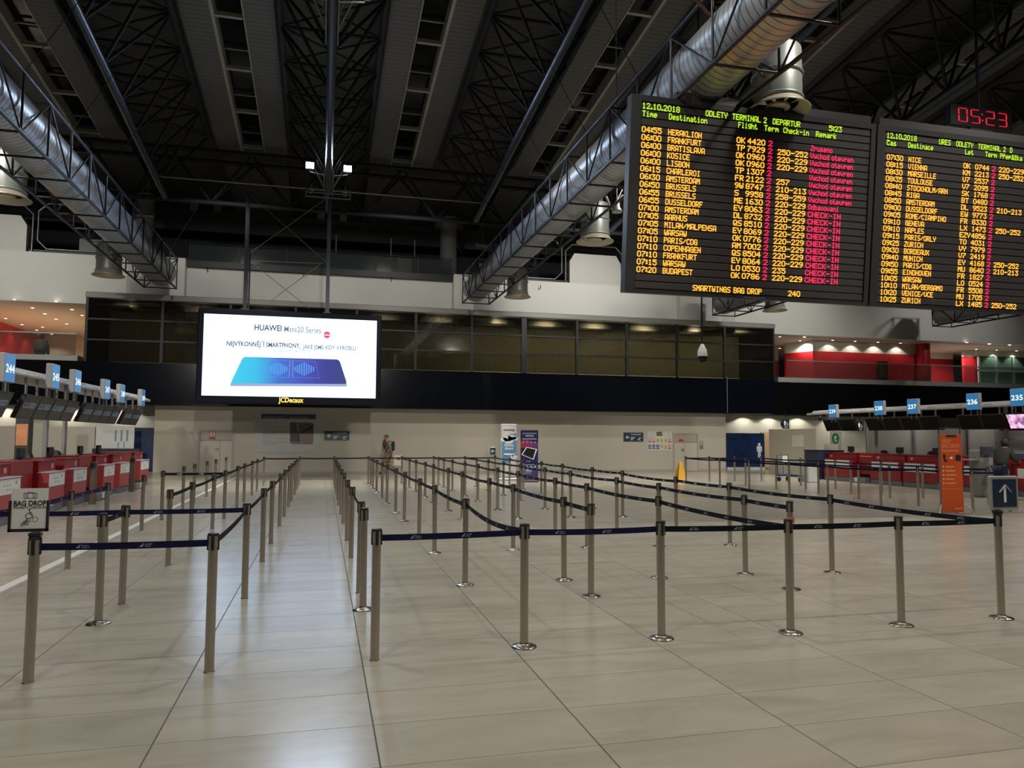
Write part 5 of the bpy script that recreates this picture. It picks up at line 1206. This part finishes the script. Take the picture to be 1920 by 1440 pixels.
MB().prism([(0, H1*.66), (0, H1*.79), (wd_*.3, H1*.82), (wd_, H1*.76), (wd_, H1*.66)], (x0, -.007, 0), X_, Z_, .001).build('colour_band', rg(), sh)
m = MB(); m.text('co nebudeš s tím', .1, (x0+wd_/2, -.010, H1*.925), X_, Z_, 0, 'CENTER', .02, 1, fit=wd_*.85) if False else None
m = MB()
for (z, a, b_) in ((.935, .1, .9), (.93, .1, .9), (.885, .28, .74), (.84, .1, .9), (.825, .1, .9)): m.box((x0+wd_*a, -.0085, H1*z), (x0+wd_*b_, -.0075, H1*(z+(.018 if z > .88 else .006))))
for z in (.40, .385, .33, .28, .22, .205, .17): m.box((x0+wd_*(.12+(z*37 % .2)), -.0085, H1*z), (x0+wd_*(.55+(z*91 % .35)), -.0075, H1*(z+.008)))
for i in range(4): m.prism([(a*.03, b_*.03) for a, b_ in circ(10)], (x0+wd_*(.15+.23*i), -.008, H1*.30), X_, Z_, .001); m.prism([(a*.03, b_*.03) for a, b_ in circ(10)], (x0+wd_*(.2+.22*i), -.008, H1*.25), X_, Z_, .001)
m.build('print_lines', mat('soft_white_print', (.45, .48, .58), .6), sh)
m = MB()
for i in range(4): m.box((x0+wd_*(.12+.22*i), -.0085, H1*.755), (x0+wd_*(.20+.22*i), -.0078, H1*.785))
m.build('icons', mat('orange_icons', (.60, .22, .06), .5), sh)
m = MB(); m.prism([(wd_*.05, H1*.53), (wd_*.74, H1*.43), (wd_*.95, H1*.64), (wd_*.33, H1*.68)], (x0, -.0085, 0), X_, Z_, .003, 0); m.prism([(wd_*.12, H1*.535), (wd_*.70, H1*.45), (wd_*.86, H1*.63), (wd_*.36, H1*.665)], (x0, -.0125, 0), X_, Z_, .001, 1); m.build('tablet_picture', [white_p, mat('dark_tablet_screen', (.015, .012, .015), .3, var=.6, scale=8)], sh)
MB().box((x0, -.009, .075), (x1, -.007, .095)).build('red_line', mat('safety_red', (.38, .03, .03), .5), sh)
# orange totem
p = onZ(1781, 963, 0); tt = thing('orange_totem', 'bright orange information totem with white arrow standing on hoop feet', 'banner', (p.x, p.y, 0), 0)
(x0, z1), (x1, _z) = BP(1760, 815), BP(1800, 815)
orange = mat('orange_print', (.45, .065, .008), .4, var=.22, scale=1.2)
MB().bbox((x0-.02, -.02, .03), (x1+.02, .02, z1+.01), .01).build('frame', grey_m, tt)
sh = MB().box((x0, -.026, .04), (x1, -.02, z1)).build('print_panel', orange, tt); wd_ = x1-x0; H1 = z1
MB().tube([(x0, .0, z1), (x0, 0, z1+.12), (x0+.03, 0, z1+.15), (x1-.03, 0, z1+.15), (x1, 0, z1+.12), (x1, 0, z1)], .012, 6).build('top_hoop', black_m, tt)
for s, xx in ((-1, x0), (1, x1)):
    MB().tube([(xx+s*.16, -.12, .0), (xx+s*.12, -.1, .12), (xx+s*.02, -.03, .2), (xx-s*.05, .05, .16), (xx-s*.08, .12, .0)], .018, 6).build('hoop_foot', ltgrey, tt)
MB().box((x0+wd_*.3, -.045, z1-.05), (x0+wd_*.75, -.02, z1-.01)).build('clip', black, tt)
pale_o = mat('pale_orange_print', (.60, .25, .14), .5)
m = MB(); m.text('DROP', .14, (x0+wd_*.08, -.028, H1*.90), X_, Z_, 0, 'LEFT', .0, 2, fit=wd_*.5) if False else m
m.text('SELF', .12, (x0+wd_*.08, -.028, H1*.895), X_, Z_, 0, 'LEFT', 0, 2, fit=wd_*.42); m.text('BAG DROP', .12, (x0+wd_*.08, -.028, H1*.835), X_, Z_, 0, 'LEFT', 0, 2, fit=wd_*.82)
for z in (.80, .785): m.box((x0+wd_*.08, -.0275, H1*z), (x0+wd_*.85, -.0265, H1*(z+.006)))
for i in range(5): m.box((x0+wd_*.22, -.0275, H1*(.585-.052*i)), (x0+wd_*(.6+.06*(i % 3)), -.0265, H1*(.60-.052*i)))
m.box((x0+wd_*.08, -.0275, H1*.31), (x0+wd_*.85, -.0265, H1*.313)); m.box((x0+wd_*.6, -.0275, H1*.055), (x0+wd_*.92, -.0265, H1*.07)); m.build('print_lines', pale_o, sh)
m = MB()
for i in range(5): m.prism([(a*.014, b_*.014) for a, b_ in circ(10)], (x0+wd_*.12, -.0265, H1*(.594-.052*i)), X_, Z_, .001)
m.prism([(-.04, -.012), (.0, -.012), (.0, -.032), (.045, 0), (0, .032), (0, .012), (-.04, .012)], (x0+wd_*.5, -.0265, H1*.705), X_, Z_, .001); m.build('white_marks', white_p, sh)
m = MB(); pictoman(m, x0+wd_*.18, -.0268, H1*.66, H1*.105); m.box((x0+wd_*.2, -.029, H1*.65), (x0+wd_*.3, -.0265, H1*.68)); m.box((x0+wd_*.7, -.029, H1*.665), (x0+wd_*.95, -.0265, H1*.745)); m.build('black_symbols', black, sh)
# ------------------------------------------------------------------ wet floor cone, trolley, bin
p = onZ(1276, 898, 0); t = thing('wet_floor_sign', 'yellow folding wet floor sign behind the corner post of the far queue', 'sign', (p.x, p.y, 0))
yel = mat('yellow_plastic', (.62, .33, .02), .4)
for s in (-1, 1): MB().add([(-.19, s*.2, 0), (.19, s*.2, 0), (.05, s*.02, .70), (-.05, s*.02, .70), (-.19, s*.2-s*.015, 0), (.19, s*.2-s*.015, 0), (.05, s*.02-s*.015, .70), (-.05, s*.02-s*.015, .70)], [(0, 1, 2, 3), (7, 6, 5, 4), (0, 4, 5, 1), (1, 5, 6, 2), (2, 6, 7, 3), (3, 7, 4, 0)]).build('leaf', yel, t)
MB().tube([(-.06, 0, .66), (-.04, 0, .72), (.04, 0, .72), (.06, 0, .66)], .012, 6).build('handle', yel, t)
p = onZ(1503, 903, 0); t = thing('luggage_trolley', 'empty dark blue luggage trolley parked by the booth wall', 'trolley', (p.x-.5, p.y+.3, 0), .3)
fm = mat('dark_blue_trolley', (.02, .025, .06), .4, .3)
MB().tube([(-.32, .1, .2), (-.32, .12, 1.02), (.32, .12, 1.02), (.32, .1, .2)], .018, 8).tube([(0, .12, 1.02), (0, .1, .2)], .012, 6).build('back_frame', fm, t)
MB().tube([(-.32, .1, .25), (-.28, -.75, .22), (.28, -.75, .22), (.32, .1, .25)], .018, 8).tube([(-.1, .1, .25), (-.1, -.74, .22)], .012, 6).tube([(.1, .1, .25), (.1, -.74, .22)], .012, 6).build('deck', fm, t)
MB().bbox((-.3, -.02, .2), (.3, .14, .28), .02).build('bumper', mat('blue_bumper', (.03, .06, .25), .4), t)
for (x, y) in ((-.26, .1), (.26, .1), (0, -.68)): MB().tube([(x-.02, y, .09), (x+.02, y, .09)], .09, 14).build('wheel', black, t)
MB().box((-.02, .10, .62), (.27, .115, .98)).build('advert_plate', paper, t)
p = onZ(1521, 905, 0); t = thing('pale_bin', 'pale grey box bin at the foot of the navy cabinet', 'bin', (p.x+.1, p.y+.2, 0)); MB().bbox((-.2, -.2, 0), (.2, .2, .62), .03).build('body', mat('pale_bin_grey', (.42, .44, .44), .5), t); MB().box((-.18, -.18, .62), (.18, .18, .64)).build('lid', grey_m, t)
# ================================================================== people
skin = mat('skin', (.42, .20, .13), .55, var=.05)
def skinned(name, pts, edges, rad, m, parent, sub=1, root=0):
    me = bpy.data.meshes.new(name); me.from_pydata([Vector(p) for p in pts], edges, []); me.update()
    o = bpy.data.objects.new(name, me); COL.objects.link(o); o.parent = parent
    k = o.modifiers.new('skin', 'SKIN'); k.use_smooth_shade = True
    sv = me.skin_vertices[0].data
    for i, r in enumerate(rad): sv[i].radius = (r, r) if not isinstance(r, tuple) else r; sv[i].use_root = (i == root)
    s = o.modifiers.new('sub', 'SUBSURF'); s.levels = sub; s.render_levels = sub
    me.materials.append(m); return o
def body(parent, J):
    """J: joint table. one continuous skinned figure"""
    names = ['pelvis', 'belly', 'chest', 'neck', 'head0', 'head1', 'head2', 'hipL', 'kneeL', 'ankL', 'heelL', 'toeL', 'hipR', 'kneeR', 'ankR', 'heelR', 'toeR', 'shL', 'elL', 'wrL', 'haL', 'shR', 'elR', 'wrR', 'haR']
    R = dict(pelvis=(.14, .11), belly=(.13, .10), chest=(.16, .11), neck=.055, head0=.07, head1=.095, head2=.07, hipL=.085, kneeL=.058, ankL=.038, heelL=.04, toeL=.035, hipR=.085, kneeR=.058, ankR=.038, heelR=.04, toeR=.035,
             shL=.06, elL=.042, wrL=.028, haL=.038, shR=.06, elR=.042, wrR=.028, haR=.038)
    E = [('pelvis', 'belly'), ('belly', 'chest'), ('chest', 'neck'), ('neck', 'head0'), ('head0', 'head1'), ('head1', 'head2')]
    for s in 'LR': E += [('pelvis', 'hip'+s), ('hip'+s, 'knee'+s), ('knee'+s, 'ank'+s), ('ank'+s, 'toe'+s), ('chest', 'sh'+s), ('sh'+s, 'el'+s), ('el'+s, 'wr'+s), ('wr'+s, 'ha'+s)]
    names = [n for n in names if not n.startswith('heel')]
    idx = {n: i for i, n in enumerate(names)}
    return skinned('body', [J[n] for n in names], [(idx[a], idx[b]) for a, b in E], [R[n] for n in names], skin, parent, 2)
def chain(name, J, seq, rad, m, parent, extra=(), sub=1):
    """clothing grown on the same joints"""
    names = []; E = []
    for a, b in seq:
        for n in (a, b):
            if n not in names: names.append(n)
        E.append((names.index(a), names.index(b)))
    return skinned(name, [J[n] for n in names], E, [rad[n] for n in names], m, parent, sub, 0)
def fingers(parent, w, h, m=skin):
    w, h = Vector(w), Vector(h); d = (h-w).normalized(); s = d.cross(Vector((0, 1, 0))); s = s.normalized() if s.length > .1 else Vector((1, 0, 0))
    for k, l in enumerate((.055, .065, .07, .06)):
        o = h+s*(k-1.5)*.018; skinned('finger', [h-d*.01+s*(k-1.5)*.012, o+d*l*.55, o+d*l+Vector((0, 0, -.01))], [(0, 1), (1, 2)], [.010, .009, .007], m, parent, 1)
    skinned('thumb', [w+d*.02+s*.015, w+d*.05+s*.05, w+d*.08+s*.055], [(0, 1), (1, 2)], [.011, .010, .008], m, parent, 1)
# --- man walking left in front of the far wall; local +X = his forward, placed turned
f = onZ(728, 889, 0)
mn = thing('person', 'person in a grey hooded jacket and khaki shorts walking left along the far wall', 'person', (f.x, f.y, 0), math.pi)
J = dict(pelvis=(0, 0, .92), belly=(.02, 0, 1.08), chest=(.05, 0, 1.30), neck=(.09, 0, 1.47), head0=(.12, 0, 1.54), head1=(.13, 0, 1.62), head2=(.12, 0, 1.68),
         hipL=(0, .09, .88), kneeL=(.20, .09, .50), ankL=(.28, .09, .09), toeL=(.44, .09, .04), hipR=(0, -.09, .88), kneeR=(-.02, -.09, .47), ankR=(-.34, -.09, .16), toeR=(-.26, -.09, .03),
         shL=(.04, .19, 1.38), elL=(-.08, .23, 1.12), wrL=(.08, .22, .94), haL=(.13, .21, .88), shR=(.04, -.19, 1.38), elR=(-.1, -.23, 1.12), wrR=(-.02, -.22, .90), haR=(.0, -.22, .83))
bd = body(mn, J)
jac = mat('grey_hooded_jacket', (.17, .18, .19), .8, var=.15, scale=12); kh = mat('khaki_shorts', (.23, .18, .11), .8, var=.15)
chain('jacket', J, [('pelvis', 'belly'), ('belly', 'chest'), ('chest', 'neck'), ('chest', 'shL'), ('shL', 'elL'), ('elL', 'wrL'), ('chest', 'shR'), ('shR', 'elR'), ('elR', 'wrR')],
      dict(pelvis=(.17, .14), belly=(.16, .13), chest=(.19, .14), neck=.075, shL=.08, elL=.062, wrL=.05, shR=.08, elR=.062, wrR=.05), jac, mn)
J2 = dict(J); J2['kL'] = tuple(Vector(J['hipL']).lerp(Vector(J['kneeL']), 1.0)); J2['kR'] = tuple(Vector(J['hipR']).lerp(Vector(J['kneeR']), 1.0))
chain('shorts', J2, [('pelvis', 'hipL'), ('hipL', 'kL'), ('pelvis', 'hipR'), ('hipR', 'kR')], dict(pelvis=(.155, .135), hipL=.11, kL=.095, hipR=.11, kR=.095), kh, mn)
for s in 'LR':
    a, b = Vector(J['ank'+s]), Vector(J['toe'+s]); skinned('shoe', [a+Vector((-.04, 0, -.02)), a.lerp(b, .4)+Vector((0, 0, -.01)), b], [(0, 1), (1, 2)], [.05, .055, .045], black, mn, 1)
MB().lathe([(0, -.02), (.09, -.01), (.105, .05), (.085, .1), (0, .12)], (0, 0, 0), 14).build('hair', mat('short_grey_hair', (.16, .13, .10), .8), mn, (.10, 0, 1.62))
MB().lathe([(0, -.01), (.012, 0), (.016, -.03), (0, -.035)], (0, 0, 0), 8).build('nose', skin, mn, (.225, 0, 1.61))
for s in (-1, 1):
    MB().lathe([(0, -.008), (.009, 0), (0, .008)], n=8).build('eye', black, mn, (.215, s*.035, 1.635)); MB().lathe([(0, -.03), (.016, 0), (0, .03)], n=8).build('ear', skin, mn, (.12, s*.095, 1.62))
MB().box((0, -.03, -.005), (.012, .03, .005)).build('mouth', mat('lip', (.25, .06, .05), .5), mn, (.212, 0, 1.57))
fingers(mn, J['wrL'], J['haL']); fingers(mn, J['wrR'], J['haR'])
scf = MB().tube([(.16, .0, 1.5), (.22, 0, 1.42), (.22, 0, 1.25), (.20, 0, 1.1)], [.05, .05, .045, .03], 10).build('scarf', mat('dark_red_scarf', (.10, .02, .02), .8), mn)
bp_ = thing('backpack', 'dark backpack on the back of the walking person', 'bag', (f.x, f.y, 0), math.pi)
MB().bbox((-.26, -.15, 1.02), (-.12, .15, 1.44), .05).build('body', mat('dark_backpack', (.03, .03, .035), .7), bp_); 
for s in (-1, 1): MB().tube([(-.12, s*.1, 1.42), (.0, s*.12, 1.46), (.2, s*.12, 1.35), (.14, s*.13, 1.15), (-.12, s*.12, 1.08)], .015, 6).build('strap', black, bp_)
wb = thing('carrier_bag', 'white carrier bag with small red print at the side of the walking person', 'bag', (f.x+.40, f.y-.25, .36), 0)
MB().add([(-.2, -.06, .05), (.2, -.06, 0), (.2, .06, 0), (-.2, .06, .05), (-.17, -.03, .48), (.17, -.03, .48), (.17, .03, .48), (-.17, .03, .48)], [(0, 1, 5, 4), (1, 2, 6, 5), (2, 3, 7, 6), (3, 0, 4, 7), (3, 2, 1, 0)]).build('sack', mat('white_bag', (.60, .57, .50), .6), wb)
MB().box((-.08, -.064, .28), (.08, -.058, .33)).build('print', MATS['safety_red'], wb); MB().tube([(-.12, 0, .47), (-.2, 0, .52), (-.36, .1, .50)], .01, 6).build('handle', MATS['white_bag'], wb)
# --- person sitting on the left balcony, seen from behind
q = onY(75, 668, 35.4); wm = thing('person', 'person with dark bun hair and patterned top sitting behind the left balcony glass', 'person', (q.x, 35.4, 5.02), math.pi/2)
K = .92
J = dict(pelvis=(0, 0, .16), belly=(.03, 0, .32), chest=(.06, 0, .54), neck=(.08, 0, .70), head0=(.10, 0, .76), head1=(.11, 0, .84), head2=(.10, 0, .90),
         hipL=(.05, .1, .14), kneeL=(.40, .16, .36), ankL=(.62, .14, .08), toeL=(.76, .14, .04), hipR=(.05, -.1, .14), kneeR=(.40, -.16, .36), ankR=(.62, -.14, .08), toeR=(.76, -.14, .04),
         shL=(.05, .18, .62), elL=(.14, .27, .38), wrL=(.34, .20, .38), haL=(.41, .18, .39), shR=(.05, -.18, .62), elR=(.14, -.27, .38), wrR=(.34, -.20, .38), haR=(.41, -.18, .39))
J = {k: tuple(c*K for c in v) for k, v in J.items()}
body(wm, J)
chain('patterned_top', J, [('pelvis', 'belly'), ('belly', 'chest'), ('chest', 'neck'), ('chest', 'shL'), ('shL', 'elL'), ('elL', 'wrL'), ('chest', 'shR'), ('shR', 'elR'), ('elR', 'wrR')],
      dict(pelvis=(.20, .18), belly=(.20, .18), chest=(.20, .15), neck=.07, shL=.09, elL=.075, wrL=.05, shR=.09, elR=.075, wrR=.05), mat('patterned_fabric', (.14, .12, .08), .8, var=.85, scale=14), wm)
chain('trousers', J, [('pelvis', 'hipL'), ('hipL', 'kneeL'), ('kneeL', 'ankL'), ('pelvis', 'hipR'), ('hipR', 'kneeR'), ('kneeR', 'ankR')], dict(pelvis=(.17, .13), hipL=.11, kneeL=.08, ankL=.06, hipR=.11, kneeR=.08, ankR=.06), mat('dark_trousers', (.03, .03, .04), .8), wm)
MB().lathe([(0, -.1), (.085, -.08), (.105, 0), (.085, .07), (0, .1)], n=14).lathe([(0, .07), (.045, .12), (0, .16)], (-.03, 0, 0), 10).build('hair', mat('black_hair', (.012, .01, .01), .6), wm, (.08, 0, .78))
MB().lathe([(.09, 0), (.10, .03), (.07, .07)], n=14).build('pink_collar', mat('pink_scarf', (.45, .05, .2), .8), wm, (.07, 0, .60)); fingers(wm, J['wrL'], J['haL']); fingers(wm, J['wrR'], J['haR'])
for s in 'LR': a, b = Vector(J['ank'+s]), Vector(J['toe'+s]); skinned('shoe', [a+Vector((-.04, 0, -.03)), b], [(0, 1)], [.045, .04], black, wm, 1)
# --- travellers at the right desks
def standing(x, y, rz, label, jacket, hairm, lean=.12, h=1.0, jeans=None):
    t = thing('person', label, 'person', (x, y, 0), rz)
    J = dict(pelvis=(0, 0, .95), belly=(lean*.3, 0, 1.1), chest=(lean, 0, 1.34), neck=(lean*1.4, 0, 1.50), head0=(lean*1.7, 0, 1.57), head1=(lean*1.8, 0, 1.65), head2=(lean*1.7, 0, 1.71),
             hipL=(0, .1, .9), kneeL=(.03, .11, .5), ankL=(-.02, .12, .09), toeL=(.15, .13, .04), hipR=(0, -.1, .9), kneeR=(.02, -.11, .5), ankR=(-.04, -.12, .09), toeR=(.13, -.13, .04),
             shL=(lean, .2, 1.42), elL=(lean+.12, .26, 1.17), wrL=(lean+.36, .2, 1.12), haL=(lean+.43, .19, 1.12), shR=(lean, -.2, 1.42), elR=(lean+.1, -.27, 1.17), wrR=(lean+.34, -.2, 1.12), haR=(lean+.41, -.19, 1.12))
    J = {k: tuple(c*h for c in v) for k, v in J.items()}
    body(t, J)
    chain('jacket', J, [('pelvis', 'belly'), ('belly', 'chest'), ('chest', 'neck'), ('chest', 'shL'), ('shL', 'elL'), ('elL', 'wrL'), ('chest', 'shR'), ('shR', 'elR'), ('elR', 'wrR')],
          dict(pelvis=(.2, .17), belly=(.2, .16), chest=(.22, .16), neck=.09, shL=.1, elL=.08, wrL=.06, shR=.1, elR=.08, wrR=.06), jacket, t)
    chain('jeans', J, [('pelvis', 'hipL'), ('hipL', 'kneeL'), ('kneeL', 'ankL'), ('pelvis', 'hipR'), ('hipR', 'kneeR'), ('kneeR', 'ankR')], dict(pelvis=(.16, .13), hipL=.11, kneeL=.08, ankL=.065, hipR=.11, kneeR=.08, ankR=.065), mat('dark_blue_jeans', (.02, .025, .06), .8), t)
    a = Vector(J['head1']); MB().lathe([(0, -.1), (.09, -.09), (.11, -.01), (.1, .08), (0, .12)], n=16).build('hair', hairm, t, (a.x-.02, 0, a.z+.01))
    MB().lathe([(0, -.01), (.012, 0), (.016, -.03), (0, -.035)], n=8).build('nose', skin, t, (a.x+.1, 0, a.z-.01))
    for s in (-1, 1): MB().lathe([(0, -.008), (.009, 0), (0, .008)], n=8).build('eye', black, t, (a.x+.085, s*.035, a.z+.01)); MB().lathe([(0, -.03), (.016, 0), (0, .03)], n=8).build('ear', skin, t, (a.x, s*.1, a.z))
    for s in 'LR':
        p_, q_ = Vector(J['ank'+s]), Vector(J['toe'+s]); skinned('shoe', [p_+Vector((-.05, 0, -.03)), q_], [(0, 1)], [.05, .045], black, t, 1); fingers(t, J['wr'+s], J['ha'+s])
    return t
standing(18.2, 16.9, .15, 'person in a dark olive jacket with black hair standing at the right desks', mat('olive_jacket', (.03, .032, .026), .8, var=.2), MATS['black_hair'], .16, .94)
standing(18.6, 16.15, .1, 'person with dark hair just inside the right edge of the photo', mat('charcoal_jacket', (.03, .03, .035), .8), MATS['black_hair'], .1, .94)
